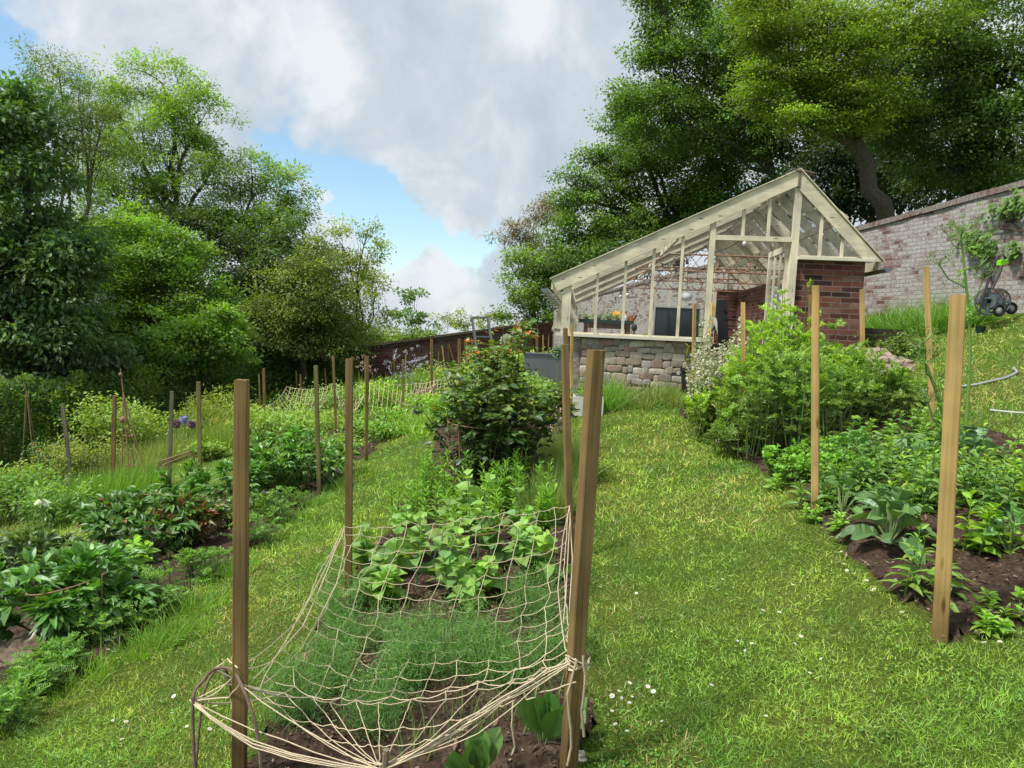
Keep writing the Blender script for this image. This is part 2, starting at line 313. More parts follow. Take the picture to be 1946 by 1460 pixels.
sky.air_density = 1.1; sky.dust_density = .6; sky.ozone_density = 1.5
tc = nd(nt, 'ShaderNodeTexCoord')
def dirv(x, y):
    d = ray(x, y); return d/np.linalg.norm(d)
# cloud layer: direction projected on a horizontal sheet so that the streaks run to the horizon
sp = nd(nt, 'ShaderNodeSeparateXYZ'); L.new(tc.outputs['Generated'], sp.inputs[0])
zz = nd(nt, 'ShaderNodeMath', operation='MAXIMUM'); zz.inputs[1].default_value = .0; L.new(sp.outputs[2], zz.inputs[0])
za = nd(nt, 'ShaderNodeMath', operation='ADD'); za.inputs[1].default_value = .32; L.new(zz.outputs[0], za.inputs[0])
dx = nd(nt, 'ShaderNodeMath', operation='DIVIDE'); L.new(sp.outputs[0], dx.inputs[0]); L.new(za.outputs[0], dx.inputs[1])
dy = nd(nt, 'ShaderNodeMath', operation='DIVIDE'); L.new(sp.outputs[1], dy.inputs[0]); L.new(za.outputs[0], dy.inputs[1])
cb = nd(nt, 'ShaderNodeCombineXYZ'); L.new(dx.outputs[0], cb.inputs[0]); L.new(dy.outputs[0], cb.inputs[1])
mpp = nd(nt, 'ShaderNodeMapping'); mpp.inputs['Rotation'].default_value = (0, 0, math.radians(28)); mpp.inputs['Scale'].default_value = (1.3, .45, 1); L.new(cb.outputs[0], mpp.inputs['Vector'])
def wn(scale, det, rough, dist=0, off=0):
    ml = nd(nt, 'ShaderNodeVectorMath', operation='ADD'); ml.inputs[1].default_value = (off, off*.7, off*.3); L.new(mpp.outputs[0], ml.inputs[0])
    n = nd(nt, 'ShaderNodeTexNoise', i_Scale=scale, i_Detail=det, i_Roughness=rough, i_Distortion=dist); L.new(ml.outputs[0], n.inputs['Vector']); return n.outputs[0]
def mth(op, a, b=None, c=None):
    n = nd(nt, 'ShaderNodeMath', operation=op)
    for i, v in enumerate((a, b, c)):
        if v is None: continue
        if hasattr(v, 'links'): L.new(v, n.inputs[i])
        else: n.inputs[i].default_value = v
    return n.outputs[0]
wd = nd(nt, 'ShaderNodeTexNoise', i_Scale=5.0, i_Detail=5.0, i_Roughness=.6); L.new(tc.outputs['Generated'], wd.inputs['Vector'])
wsub = nd(nt, 'ShaderNodeVectorMath', operation='SUBTRACT'); wsub.inputs[1].default_value = (.5, .5, .5); L.new(wd.outputs['Color'], wsub.inputs[0])
wsc = nd(nt, 'ShaderNodeVectorMath', operation='SCALE'); wsc.inputs['Scale'].default_value = .30; L.new(wsub.outputs[0], wsc.inputs[0])
wad = nd(nt, 'ShaderNodeVectorMath', operation='ADD'); L.new(tc.outputs['Generated'], wad.inputs[0]); L.new(wsc.outputs[0], wad.inputs[1])
def blob(x, y, rad, amp):
    n = nd(nt, 'ShaderNodeVectorMath', operation='DISTANCE'); L.new(wad.outputs[0], n.inputs[0]); n.inputs[1].default_value = tuple(dirv(x, y))
    mr = nd(nt, 'ShaderNodeMapRange', interpolation_type='SMOOTHSTEP'); mr.inputs['From Min'].default_value = 0; mr.inputs['From Max'].default_value = rad/F; mr.inputs['To Min'].default_value = amp; mr.inputs['To Max'].default_value = 0
    L.new(n.outputs['Value'], mr.inputs['Value']); return mr.outputs[0]
cov = mth('MULTIPLY_ADD', wn(2.6, 7, .6, .5, 3.1), .8, .42)
for x, y, r, a in ((-60, 60, 130, -1.1), (548, 305, 95, -.75), (650, 365, 120, -.85), (775, 425, 120, -.9), (885, 455, 100, -.95), (950, 475, 80, -.7), (700, 470, 120, -.8), (20, 150, 60, -.5), (280, 420, 120, -.4),
                   (620, 372, 55, .7), (830, 520, 110, .8), (880, 370, 110, .35), (800, 388, 45, .7), (900, 500, 70, .5), (1250, 300, 400, .3), (900, 150, 400, .25), (300, 60, 230, .3)):
    cov = mth('ADD', cov, blob(x, y, r, a))
cr = ramp(nt, [(.32, (0, 0, 0)), (.58, (.75,)*3), (.88, (1, 1, 1))], 'EASE'); L.new(cov, cr.inputs[0])
# light and grey parts of the cloud
n3 = nd(nt, 'ShaderNodeTexNoise', i_Scale=7.0, i_Detail=8.0, i_Roughness=.62, i_Distortion=.4); L.new(tc.outputs['Generated'], n3.inputs['Vector'])
sh = mth('MULTIPLY_ADD', wn(2.2, 9, .6, .8, 9.7), 1.0, mth('MULTIPLY_ADD', n3.outputs[0], 2.2, -1.05))
for x, y, r, a in ((600, 120, 150, .45), (480, 60, 160, .25), (250, 60, 220, .2), (640, 180, 120, .3), (1020, 60, 130, .3), (860, 560, 200, .25), (880, 480, 130, .3), (820, 380, 100, .4), (1050, 330, 160, -.25), (620, 370, 70, .5),
                   (800, 230, 230, -.12), (650, 290, 120, -.1), (1100, 180, 260, -.15), (430, 200, 130, -.08), (700, 20, 160, -.1), (950, 590, 120, -.2)):
    sh = mth('ADD', sh, blob(x, y, r, a))
cc = ramp(nt, [(.0, (3.35, 3.95, 4.5)), (.5, (4.1, 4.65, 5.15)), (1.0, (5.7, 5.95, 6.2))]); L.new(sh, cc.inputs[0])
skm = nd(nt, 'ShaderNodeMix', data_type='RGBA', blend_type='MULTIPLY'); skm.inputs[0].default_value = 1; skm.inputs[7].default_value = (1.15, 1.25, 1.22, 1); L.new(sky.outputs[0], skm.inputs[6])
wm = nd(nt, 'ShaderNodeMix', data_type='RGBA'); L.new(cr.outputs[0], wm.inputs[0]); L.new(skm.outputs[2], wm.inputs[6]); L.new(cc.outputs[0], wm.inputs[7])
L.new(wm.outputs[2], bg.inputs['Color'])
sc.view_settings.view_transform = 'Standard'; sc.view_settings.look = 'None'; sc.view_settings.exposure = 0
sc.cycles.max_bounces = 8; sc.cycles.transparent_max_bounces = 16; sc.cycles.diffuse_bounces = 3; sc.cycles.glossy_bounces = 3; sc.cycles.transmission_bounces = 4; sc.cycles.use_denoising = True
# ================================================================== materials
M_wood = woodmat('stake_wood', (.15, .095, .038), (.29, .195, .082), foot=True)
M_woodg = woodmat('stake_wood_grey', (.13, .115, .085), (.24, .21, .16), foot=True)
M_cream = woodmat('cream_paint', (.60, .55, .42), (.74, .69, .55), scale=.5)
M_creamx = woodmat('cream_paint_x', (.58, .53, .40), (.73, .68, .54), axis='X', scale=.35)
M_sillm = plain('sill_paint', (.66, .63, .52), .45, .06, 12, .05)
M_glass = glassmat('pane_glass', refl=1.0); M_roofg = glassmat('roof_glass', (.97, .98, .98), .25)
M_brick = brickmat('pier_brick', math.atan2(-.0973, .9953), [(.035, .024, .024), (.10, .042, .034), (.165, .065, .048), (.20, .08, .058), (.13, .052, .042), (.23, .13, .10)], (.19, .15, .125), bw=.27, ms=.008)
M_white = brickmat('whitewashed_brick', PI/2-math.atan2(-.228, 1)*-1 if False else math.atan2(1, -.228), [(.14, .08, .07), (.24, .13, .105), (.28, .17, .14), (.18, .12, .105), (.30, .12, .075)], (.30, .28, .26), wash=.50, washc=(.43, .415, .395), dark=.4, washscale=1.6, bw=.24, rh=.080, bumpd=.025)
M_cope = brickmat('coping_brick', math.atan2(1, -.228), [(.13, .065, .05), (.22, .10, .07), (.17, .11, .09), (.30, .10, .06)], (.22, .2, .18), bw=.085, rh=.4, wash=.45, washc=(.27, .25, .22), bumpd=.02)
M_dark = brickmat('dark_brick', math.atan2(3, 10.2), [(.08, .032, .028), (.12, .045, .036), (.15, .055, .043), (.10, .042, .036)], (.07, .045, .04), wash=.15, washc=(.12, .1, .09))
M_leaf = leafmat('leaf', .40, .04, .55, gain=(2.75, 2.25, 1.15)); M_leafg = leafmat('leaf_glossy', .3, .07, .5, gain=(2.4, 2.0, 1.2)); M_leaft = leafmat('tree_leaf', .42, .04, .55, (1.35, 1.3, .45), (2.9, 2.4, 1.65)); M_grass = leafmat('grass_blade', .38, .04, .5, (1.3, 1.25, .5), (3.3, 2.7, 2.4))
M_petal = leafmat('petal', .3, .03, .6, (1, 1, 1)); M_bark = attrmat('bark', .95, .45, 14, .9); M_stem = attrmat('stem', .6)
M_gen = attrmat('painted', .6, .12, 20, .1); M_metal = attrmat('metal', .4, .2, 20, .1, .5, .6); M_rust = plain('rust', (.27, .14, .085), .85, .4, 60, .3, c2=(.40, .23, .14))
M_jute = attrmat('jute', .95, .25, 220, .5); M_rock = attrmat('rock', .9, .35, 9, .8)
# ================================================================== ground
def axis(lo, hi, step, flo, fhi, n):
    a = np.arange(lo, hi, step); t = (np.linspace(0, 1, n)[1:])**2.2
    return np.concatenate([(lo-(lo-flo)*t)[::-1], a, hi+(fhi-hi)*t])
gx = axis(-15, 12, .18, -400, 400, 26); gy = axis(-2, 46, .22, -60, 900, 26)
X, Y = np.meshgrid(gx, gy, indexing='ij'); Z = gz(X, Y)
nx, ny = X.shape; idx = np.arange(nx*ny).reshape(nx, ny)
mb = MB(); mb.add(np.stack([X, Y, Z], -1).reshape(-1, 3), np.stack([idx[:-1, :-1], idx[1:, :-1], idx[1:, 1:], idx[:-1, 1:]], -1).reshape(-1, 4))
m, nt, o = newmat('lawn_ground'); L = nt.links
b = nd(nt, 'ShaderNodeBsdfPrincipled', i_Roughness=.95); b.inputs['Specular IOR Level'].default_value = .1
tcn = nd(nt, 'ShaderNodeTexCoord'); n1 = nd(nt, 'ShaderNodeTexNoise', i_Scale=.9, i_Detail=6.0, i_Roughness=.7); n2 = nd(nt, 'ShaderNodeTexNoise', i_Scale=70.0, i_Detail=7.0, i_Roughness=.8)
L.new(tcn.outputs['Object'], n1.inputs['Vector']); L.new(tcn.outputs['Object'], n2.inputs['Vector'])
r1 = ramp(nt, [(.3, (.07, .13, .02)), (.52, (.12, .19, .032)), (.7, (.18, .20, .05))]); L.new(n1.outputs[0], r1.inputs[0])
r2 = ramp(nt, [(.36, (.22, .28, .22)), (.64, (1.45, 1.35, 1.2))]); L.new(n2.outputs[0], r2.inputs[0])
mx = nd(nt, 'ShaderNodeMix', data_type='RGBA', blend_type='MULTIPLY'); mx.inputs[0].default_value = 1; L.new(r1.outputs[0], mx.inputs[6]); L.new(r2.outputs[0], mx.inputs[7])
bp = nd(nt, 'ShaderNodeBump', i_Strength=.8, i_Distance=.04); L.new(n2.outputs[0], bp.inputs['Height']); L.new(bp.outputs[0], b.inputs['Normal']); L.new(mx.outputs[2], b.inputs['Base Color']); L.new(b.outputs[0], o.inputs[0])
struct(mb, 'ground', m, True)
BEDS = {'C': [(-1.02, 1.4), (.26, 1.4), (.36, 3), (.46, 4.7), (.72, 8), (.85, 10), (.7, 13), (-.9, 13.5), (-1.15, 11), (-1.02, 8), (-1.02, 4.5)],
 'E': [(1.88, 2.95), (3.0, 2.95), (4.0, 3.3), (4.15, 6.7), (4.3, 9.0), (2.6, 9.7), (2.2, 9.4), (2.3, 7.4), (2.0, 4.6)],
 'B': [(-4.3, 3), (-2.35, 3.1), (-2.15, 4.5), (-2.1, 9.6), (-4.2, 9.8), (-4.4, 6)],
 'A': [(-9.6, 9), (-7, 9), (-5.9, 11), (-5.9, 26), (-9.8, 25)], 'N': [(-3.5, 10.4), (-1.9, 9.9), (-1.85, 20), (-3.6, 20)], 'Gt': [(.3, 9.6), (2.4, 9.55), (2.4, 10.5), (.3, 10.6)]}
def inpoly(X, Y, poly, jit=.0):
    c = np.zeros(X.shape, bool); n = len(poly)
    for i in range(n):
        x1, y1 = poly[i]; x2, y2 = poly[(i+1) % n]
        cond = ((y1 > Y) != (y2 > Y)) & (X < (x2-x1)*(Y-y1)/(y2-y1+1e-12)+x1); c ^= cond
    return c
def wob(X, Y): P = np.stack([X, Y], -1); return X+(vn(P, 2.2, 5)-.5)*.22, Y+(vn(P, 2.2, 9)-.5)*.22
def inbeds(X, Y):
    x, y = wob(X, Y); r = np.zeros(X.shape, bool)
    for p_ in BEDS.values(): r |= inpoly(x, y, p_)
    return r
m, nt, o = newmat('soil'); L = nt.links
b = nd(nt, 'ShaderNodeBsdfPrincipled', i_Roughness=.95); b.inputs['Specular IOR Level'].default_value = .15
tcn = nd(nt, 'ShaderNodeTexCoord'); n1 = nd(nt, 'ShaderNodeTexNoise', i_Scale=14.0, i_Detail=8.0, i_Roughness=.75); n2 = nd(nt, 'ShaderNodeTexVoronoi', i_Scale=38.0)
L.new(tcn.outputs['Object'], n1.inputs['Vector']); L.new(tcn.outputs['Object'], n2.inputs['Vector'])
r1 = ramp(nt, [(.3, (.030, .019, .013)), (.52, (.085, .056, .038)), (.72, (.20, .145, .10))]); L.new(n1.outputs[0], r1.inputs[0])
ha = nd(nt, 'ShaderNodeMath', operation='ADD'); L.new(n1.outputs[0], ha.inputs[0]); L.new(n2.outputs['Distance'], ha.inputs[1])
bp = nd(nt, 'ShaderNodeBump', i_Strength=1, i_Distance=.03); L.new(ha.outputs[0], bp.inputs['Height']); L.new(bp.outputs[0], b.inputs['Normal']); L.new(r1.outputs[0], b.inputs['Base Color']); L.new(b.outputs[0], o.inputs[0]); M_soil = m
def soil(z0, step):
    p_ = BEDS[z0]; xs = [q[0] for q in p_]; ys = [q[1] for q in p_]
    X, Y = np.meshgrid(np.arange(min(xs)-.2, max(xs)+.2, step), np.arange(min(ys)-.2, max(ys)+.2, step), indexing='ij'); x, y = wob(X, Y)
    i_ = inpoly(x, y, p_); P = np.stack([X, Y], -1)
    Z = gz(X, Y)+.03+.06*(fbm(P, 5, 21)-.4)+.035*(vn(P, 15, 4)-.5)+.02*(vn(P, 31, 6)-.5)
    k = i_[:-1, :-1] & i_[1:, :-1] & i_[1:, 1:] & i_[:-1, 1:]
    e = ~(i_ & np.roll(i_, 1, 0) & np.roll(i_, -1, 0) & np.roll(i_, 1, 1) & np.roll(i_, -1, 1)); Z = np.where(e, gz(X, Y)-.02, Z)
    id_ = np.arange(X.size).reshape(X.shape); Q = np.stack([id_[:-1, :-1], id_[1:, :-1], id_[1:, 1:], id_[:-1, 1:]], -1)[k]
    u, inv = np.unique(Q, return_inverse=True); V = np.stack([X, Y, Z], -1).reshape(-1, 3)[u]
    mb = MB(); mb.add(V, inv.reshape(Q.shape)); struct(mb, 'soil_bed', M_soil, True)
for k_, st_ in (('C', .04), ('E', .05), ('B', .07), ('A', .2), ('N', .12), ('Gt', .1)): soil(k_, st_)
# bark chips and crumbs on the near beds
mb = MB(); n = 11000
bx = np.concatenate([rs.uniform(-1.0, .4, n//2), rs.uniform(1.9, 4.1, n//2)]); by = np.concatenate([rs.uniform(1.9, 6, n//2), rs.uniform(2.9, 7, n//2)])
k = inbeds(bx, by); bx = bx[k]; by = by[k]; P = np.stack([bx, by], -1); P = np.stack([bx, by, gz(bx, by)+.036+.06*(fbm(P, 5, 21)-.4)+.035*(vn(P, 15, 4)-.5)+.02*(vn(P, 31, 6)-.5)], -1)
c = np.array([(.10, .06, .045), (.2, .12, .085), (.30, .22, .16), (.045, .03, .022)])[rs.choice(4, len(P), p=[.4, .25, .1, .25])]
D = rdir(len(P)); D[:, 2] *= .3; diamonds(mb, P, nrm(D), rs.gamma(2, .009, len(P))+.006, rs.uniform(.006, .018, len(P)), c, fold=.2)
o = mb.build('bark_mulch', attrmat('mulch', .9, .3, 60)); tag(o, 'loose brown bark chips scattered over the bare soil', 'mulch', kind='stuff')
# ================================================================== lawn grass
def grass():
    mb = MB(); N = 900000
    Y = 1.6*(34/1.6)**(rs.uniform(0, 1, N)**1.45); X = rs.uniform(-1, 1, N)*(Y*.78+1.2)
    k = (X < 11-.23*Y-.1) & (X > -.66*Y-3) ; X = X[k]; Y = Y[k]
    k = ~inbeds(X, Y); X = X[k]; Y = Y[k]
    k = ~((X > .45+(Y-10.5)*.1) & (X < 5.3) & (Y > 10.2) & (Y < 18.5)); X = X[k]; Y = Y[k]
    P = np.stack([X, Y, gz(X, Y)-.004], -1); n = len(P)
    q = P[:, :2]; dry = fbm(q, .75, 31, 4)*.65+fbm(q, 3.3, 77, 2)*.35; lush = fbm(q, 1.6, 12, 3); tuft = vn(q, 14, 8)
    g1 = np.array([.070, .160, .025]); g2 = np.array([.135, .235, .038]); straw = np.array([.22, .23, .095]); dk = np.array([.04, .11, .02])
    t = np.clip((lush-.35)*3, 0, 1)[:, None]; c = g1*(1-t)+g2*t
    c = np.where((vn(q, 5, 3) < .33)[:, None], c*.5+dk*.5, c)
    pd = np.clip((dry-.49)*2.2, .02, .45) + np.clip((X-2.0)*.08, 0, .2)
    c = np.where((rs.uniform(size=n) < pd)[:, None], straw*(.7+.3*t), c); c = c*vcol((1, 1, 1), n, .3, .12).clip(.4, 1.4) if False else c*(1+rs.uniform(-.45, .5, (n, 1)))
    D = rdir(n, .9); far = np.clip(Y/4, .8, 6); c = c*(.55+.75*np.clip(vn(q, 7, 91)*.6+vn(q, 22, 92)*.6, 0, 1))[:, None]
    Lh = rs.uniform(.016, .042, n)*(.6+.9*tuft)*np.clip(far, 1, 1.7); Wd = .0034*far*rs.uniform(.6, 1.5, n)
    threads(mb, P, D, Lh, Wd, c, .42)
    o = mb.build('lawn_grass', M_grass); tag(o, 'short mown green grass with straw patches on the sloping paths', 'grass', kind='stuff')
grass()
# clover and small flat weeds in the lawn
mb = MB(); n = 26000
Y = 1.7*(9/1.7)**rs.uniform(0, 1, n); X = rs.uniform(-1, 1, n)*(Y*.75+.5); k = (~inbeds(X, Y)) & (vn(np.stack([X, Y], -1), 2.3, 55) > .52); X = X[k]; Y = Y[k]
P = np.stack([X, Y, gz(X, Y)+rs.uniform(.008, .026, len(X))], -1); D = rdir(len(P), 0); D[:, 2] = abs(D[:, 2])*.3
leaves(mb, P, D, rs.uniform(.008, .018, len(P)), rs.uniform(.007, .015, len(P)), vcol((.055, .15, .03), len(P), .35), 'oval', 2, .1, .1)
o = mb.build('clover', M_leaf); tag(o, 'dark green clover leaves spread in patches through the grass', 'clover', kind='stuff')
# ================================================================== garden walls
X0 = 11.0
def wX(Y): return X0-.228*Y
wy = np.linspace(5.5, 39, 90); wtop = np.interp(wy, [5, 8.5, 11.6, 15.2, 23.2, 31, 39], [3.35, 3.02, 2.85, 2.61, 2.24, 1.86, 1.32])+1.7
def strip(mb, px, py, zb, zt, nxo, nyo, th, c=(.5, .5, .5)):
    """a wall following px,py from zb to zt; thickness th towards (nxo,nyo)"""
    n = len(px); A = np.stack([px, py, zb], -1); B = np.stack([px, py, zt], -1); o_ = np.array([nxo, nyo, 0])*th
    V = np.concatenate([A, B, A+o_, B+o_]); F = []
    for i in range(n-1): F += [(i, i+1, n+i+1, n+i), (n+i, n+i+1, 3*n+i+1, 3*n+i), (2*n+i+1, 2*n+i, 3*n+i, 3*n+i+1)]
    F += [(0, n, 3*n, 2*n), (n-1, 2*n-1, 4*n-1, 3*n-1)]
    mb.add(V, F, c)
wt = thing('garden_wall', 'tall whitewashed brick garden wall with patchy worn paint rising to the right', 'wall', (wX(12), 12, float(gz(np.array([wX(12)]), np.array([12.]))[0])))
mb = MB(); zb = gz(wX(wy), wy)-.4
strip(mb, wX(wy), wy, zb, wtop-.10+.012*np.sin(wy*3), .975, .222, .34); wb = mb.build('wall_face', M_white, wt)
mb = MB(); jit = (rs.uniform(-1, 1, len(wy)))*.012
strip(mb, wX(wy)-.045+jit, wy, wtop-.105+jit*.5, wtop+jit, .975, .222, .44); cp_ = mb.build('coping', M_cope, wt)
# far dark wall
dk = [(2.1, 39.0), at(1015, 613, 38.2)[:2], at(900, 629, 37.3)[:2], at(780, 645, 36.6)[:2], at(665, 659, 36)[:2]]
dkz = [at(1045, 613, 39)[2], at(1015, 612, 38.2)[2], at(900, 628, 37.3)[2], at(780, 644, 36.6)[2], at(665, 659, 36)[2]]
dxs = np.array([q[0] for q in dk]); dys = np.array([q[1] for q in dk]); dkz = np.array(dkz)
wt2 = thing('garden_wall', 'long dark red brick wall at the far end of the garden, dropping to the left', 'wall', (-3, 37, -1.2))
mb = MB(); strip(mb, dxs, dys, gz(dxs, dys)-.5, dkz-.12, .05, .99, .34); mb.build('wall_face', M_dark, wt2)
mb = MB(); strip(mb, dxs, dys-.05, dkz-.118, dkz, .05, .99, .44); mb.build('coping', brickmat('dark_cope', math.atan2(3, 10.2), [(.10, .05, .04), (.14, .07, .05), (.12, .09, .06)], (.12, .1, .08), bw=.085, rh=.4, wash=.4, washc=(.2, .17, .12)), wt2)
# ================================================================== greenhouse
DU = np.array([.99525, -.09733, 0]); DV = np.array([.09733, .99525, 0]); G0 = np.array([2.784, 10.5, 1.7])
def GH(u, v, z): return G0+DU*u+DV*v+np.array([0, 0, z])
def GM(V): return G0+V[:, :1]*DU+V[:, 1:2]*DV+V[:, 2:]*np.array([0, 0, 1.])
FZ = -.86
gh = thing('greenhouse', 'cream painted timber greenhouse with sloping glass roof on a brick and stone base', 'greenhouse', GH(.1, 3.7, FZ))
def gbox(name, u0, u1, v0, v1, z0, z1, m, par=None):
    mb = MB(); mb.box((u0, v0, z0), (u1, v1, z1), M=GM); return mb.build(name, m, par or gh)
def gbeam(name, a, b, w, h, m, up=None, par=None):
    mb = MB(); mb.beam(GH(*a), GH(*b), w, h, up if up is not None else (0, 0, 1)); return mb.build(name, m, par or gh)
def zl(u): return .77+.4827*(u+2.28)     # top of left verge
def zr(u): return 2.44-1.025*(u-1.18)    # top of right verge
def poly_board(name, pts, v0, v1, m, par=None):
    mb = MB(); n = len(pts); V = [GH(u, v0, z) for u, z in pts]+[GH(u, v1, z) for u, z in pts]
    mb.add(V, [(0, 1, 2, 3), (7, 6, 5, 4)]+[(i, i+4, (i+1) % 4+4, (i+1) % 4) for i in range(4)]); return mb.build(name, m, par or gh)
# verge boards, ridge, fascia
poly_board('bargeboard', [(-2.28, .77), (1.165, zl(1.165)), (1.165, zl(1.165)-.215), (-2.17, .60)], -.075, -.045, M_creamx)
poly_board('bargeboard', [(1.195, zr(1.195)), (2.40, 1.19), (2.17, 1.19), (1.195, zr(1.195)-.26)], -.078, -.048, M_creamx)
gbox('apex_strip', 1.163, 1.197, -.088, -.05, 2.2, 2.455, M_woodg)
for (a, b) in (((-2.30, -.03, .775), (1.18, -.03, 2.455)), ((1.18, -.035, 2.46), (2.42, -.035, 1.20))):
    gbeam('verge_trim', a, b, .14, .014, M_cream)
mb = MB(); mb.beam(GH(1.18, -.1, 2.43), GH(1.18, 7.6, 2.43), .16, .02); mb.beam(GH(1.10, .02, 2.44), GH(1.10, 7.6, 2.44), .2, .012, up=(-.4, .05, .9)); mb.beam(GH(1.27, .02, 2.43), GH(1.27, 7.6, 2.43), .22, .012, up=(.7, .05, .75)); mb.beam(GH(1.33, .12, 2.475), GH(1.33, 1.6, 2.475), .24, .018, up=(.25, .05, 1)); mb.build('ridge_cap', plain('lead', (.16, .12, .09), .6), gh)
gbeam('ridge_beam', (1.18, 0, 2.33), (1.18, 7.5, 2.33), .04, .16, M_cream)
# posts and glazing bars of the front
gbox('corner_post', -2.10, -1.97, -.045, .10, -.02, .71, M_cream)
for u in (-1.59, -1.185, -.785, -.38):
    gbox('glazing_bar', u-.02, u+.02, -.035, .03, -.018, zl(u)-.2, M_cream)
gbox('door_post', .0, .075, -.046, .06, FZ, zl(.04)-.2, M_cream)
gbox('door_post', 1.15, 1.245, -.046, .06, FZ, 2.22, M_cream)
gbox('door_header', .075, 1.15, -.043, .05, 1.43, 1.50, M_creamx)
for u in (.46, .815): gbox('glazing_bar', u-.02, u+.02, -.035, .03, 1.50, zl(u)-.2, M_cream)
for u in (1.55, 1.855): gbox('glazing_bar', u-.02, u+.02, -.035, .03, 1.235, zr(u)-.24, M_cream)
gbox('window_sill', -2.17, .0, -.12, .12, -.062, -.02, M_sillm)
gbox('sill_rail', -2.09, .0, -.03, .04, -.02, .005, M_cream)
gbox('window_sill', 1.247, 2.29, -.10, .05, 1.185, 1.225, M_sillm)
gbox('sill_rail', 1.247, 2.12, -.03, .04, 1.225, 1.25, M_cream)
def pane(u0, u1, z0, f):
    mb = MB(); V = [GH(u0, .0, z0), GH(u1, .0, z0), GH(u1, .0, f(u1)), GH(u0, .0, f(u0))]; mb.add(V, [(0, 1, 2, 3)]); mb.build('glass_pane', M_glass, gh)
us = [-1.97, -1.59, -1.185, -.785, -.38, 0]
for a, b_ in zip(us, us[1:]): pane(a+.02, b_-.02, .0, lambda u: zl(u)-.2)
for a, b_ in ((.075, .46), (.46, .815), (.815, 1.15)): pane(a+.02, b_-.02, 1.5, lambda u: zl(u)-.2)
for a, b_ in ((1.245, 1.55), (1.55, 1.855), (1.855, 2.13)): pane(a+.02, b_-.02, 1.25, lambda u: zr(u)-.24)
# rafters: left slope and right slope; back frame
for k in range(1, 14):
    v = k*.578
    gbeam('rafter', (-2.12, v, zl(-2.12)-.07), (1.16, v, zl(1.16)-.07), .04, .13, M_creamx)
    gbeam('rafter', (1.2, v, zr(1.2)-.08), (2.36, v, zr(2.36)-.08), .04, .13, M_creamx)
for v in (2.3, 4.6): 
    gbeam('principal_rafter', (1.2, v+.08, zr(1.2)-.15), (2.2, v+.08, zr(2.2)-.15), .06, .22, M_creamx)
    gbeam('principal_rafter', (-2.0, v+.08, zl(-2.0)-.12), (1.15, v+.08, zl(1.15)-.12), .06, .18, M_creamx)
gbeam('purlin', (1.68, .05, zr(1.68)-.22), (1.68, 7.5, zr(1.68)-.22), .05, .10, M_cream)
gbeam('purlin', (-.45, .05, zl(-.45)-.2), (-.45, 7.5, zl(-.45)-.2), .04, .07, M_cream)
gbeam('wall_plate', (-2.03, .1, .66), (-2.03, 7.5, .66), .08, .10, M_cream)
mb = MB(); mb.add([GH(-2.2, -.02, zl(-2.2)-.008), GH(1.17, -.02, zl(1.17)-.008), GH(1.17, 7.55, zl(1.17)-.008), GH(-2.2, 7.55, zl(-2.2)-.008)], [(0, 1, 2, 3)]); mb.build('roof_glass', M_roofg, gh)
mb = MB(); mb.add([GH(1.19, -.02, zr(1.19)-.008), GH(2.38, -.02, zr(2.38)-.008), GH(2.38, 7.55, zr(2.38)-.008), GH(1.19, 7.55, zr(1.19)-.008)], [(0, 1, 2, 3)]); mb.build('roof_glass', M_roofg, gh)
# raised roof vents on the right slope
for v0 in (.35, 2.7, 5.0):
    vt = MB(); 
    a = np.array([1.42, zr(1.42)+.10]); b2 = np.array([2.02, zr(2.02)+.27])
    for vv in (v0, v0+1.5): vt.beam(GH(a[0], vv, a[1]), GH(b2[0], vv, b2[1]), .045, .05)
    for q in (a, (a+b2)/2, b2): vt.beam(GH(q[0], v0, q[1]), GH(q[0], v0+1.5, q[1]), .045, .045)
    vo = vt.build('roof_vent', M_cream, gh); mb = MB(); mb.add([GH(a[0], v0, a[1]), GH(b2[0], v0, b2[1]), GH(b2[0], v0+1.5, b2[1]), GH(a[0], v0+1.5, a[1])], [(0, 1, 2, 3)]); mb.build('glass_pane', M_roofg, vo)
# back gable
for u in (-1.97, -1.55, -.8, -.05, .35, .7):
    gbox('glazing_bar', u-.025, u+.025, 7.5, 7.55, -.05, zl(u)-.2, M_cream)
for u in (1.75, 2.05): gbox('glazing_bar', u-.02, u+.02, 7.5, 7.55, 1.22, zr(u)-.2, M_cream)
gbox('door_post', 1.40, 1.48, 7.48, 7.56, FZ, zr(1.44)-.2, M_cream)
poly_board('bargeboard', [(-2.2, zl(-2.2)-.02), (1.18, 2.42), (1.18, 2.24), (-2.1, zl(-2.1)-.2)], 7.56, 7.6, M_creamx)
poly_board('bargeboard', [(1.185, 2.42), (2.38, zr(2.38)), (2.2, zr(2.38)), (1.185, 2.2)], 7.56, 7.6, M_creamx)
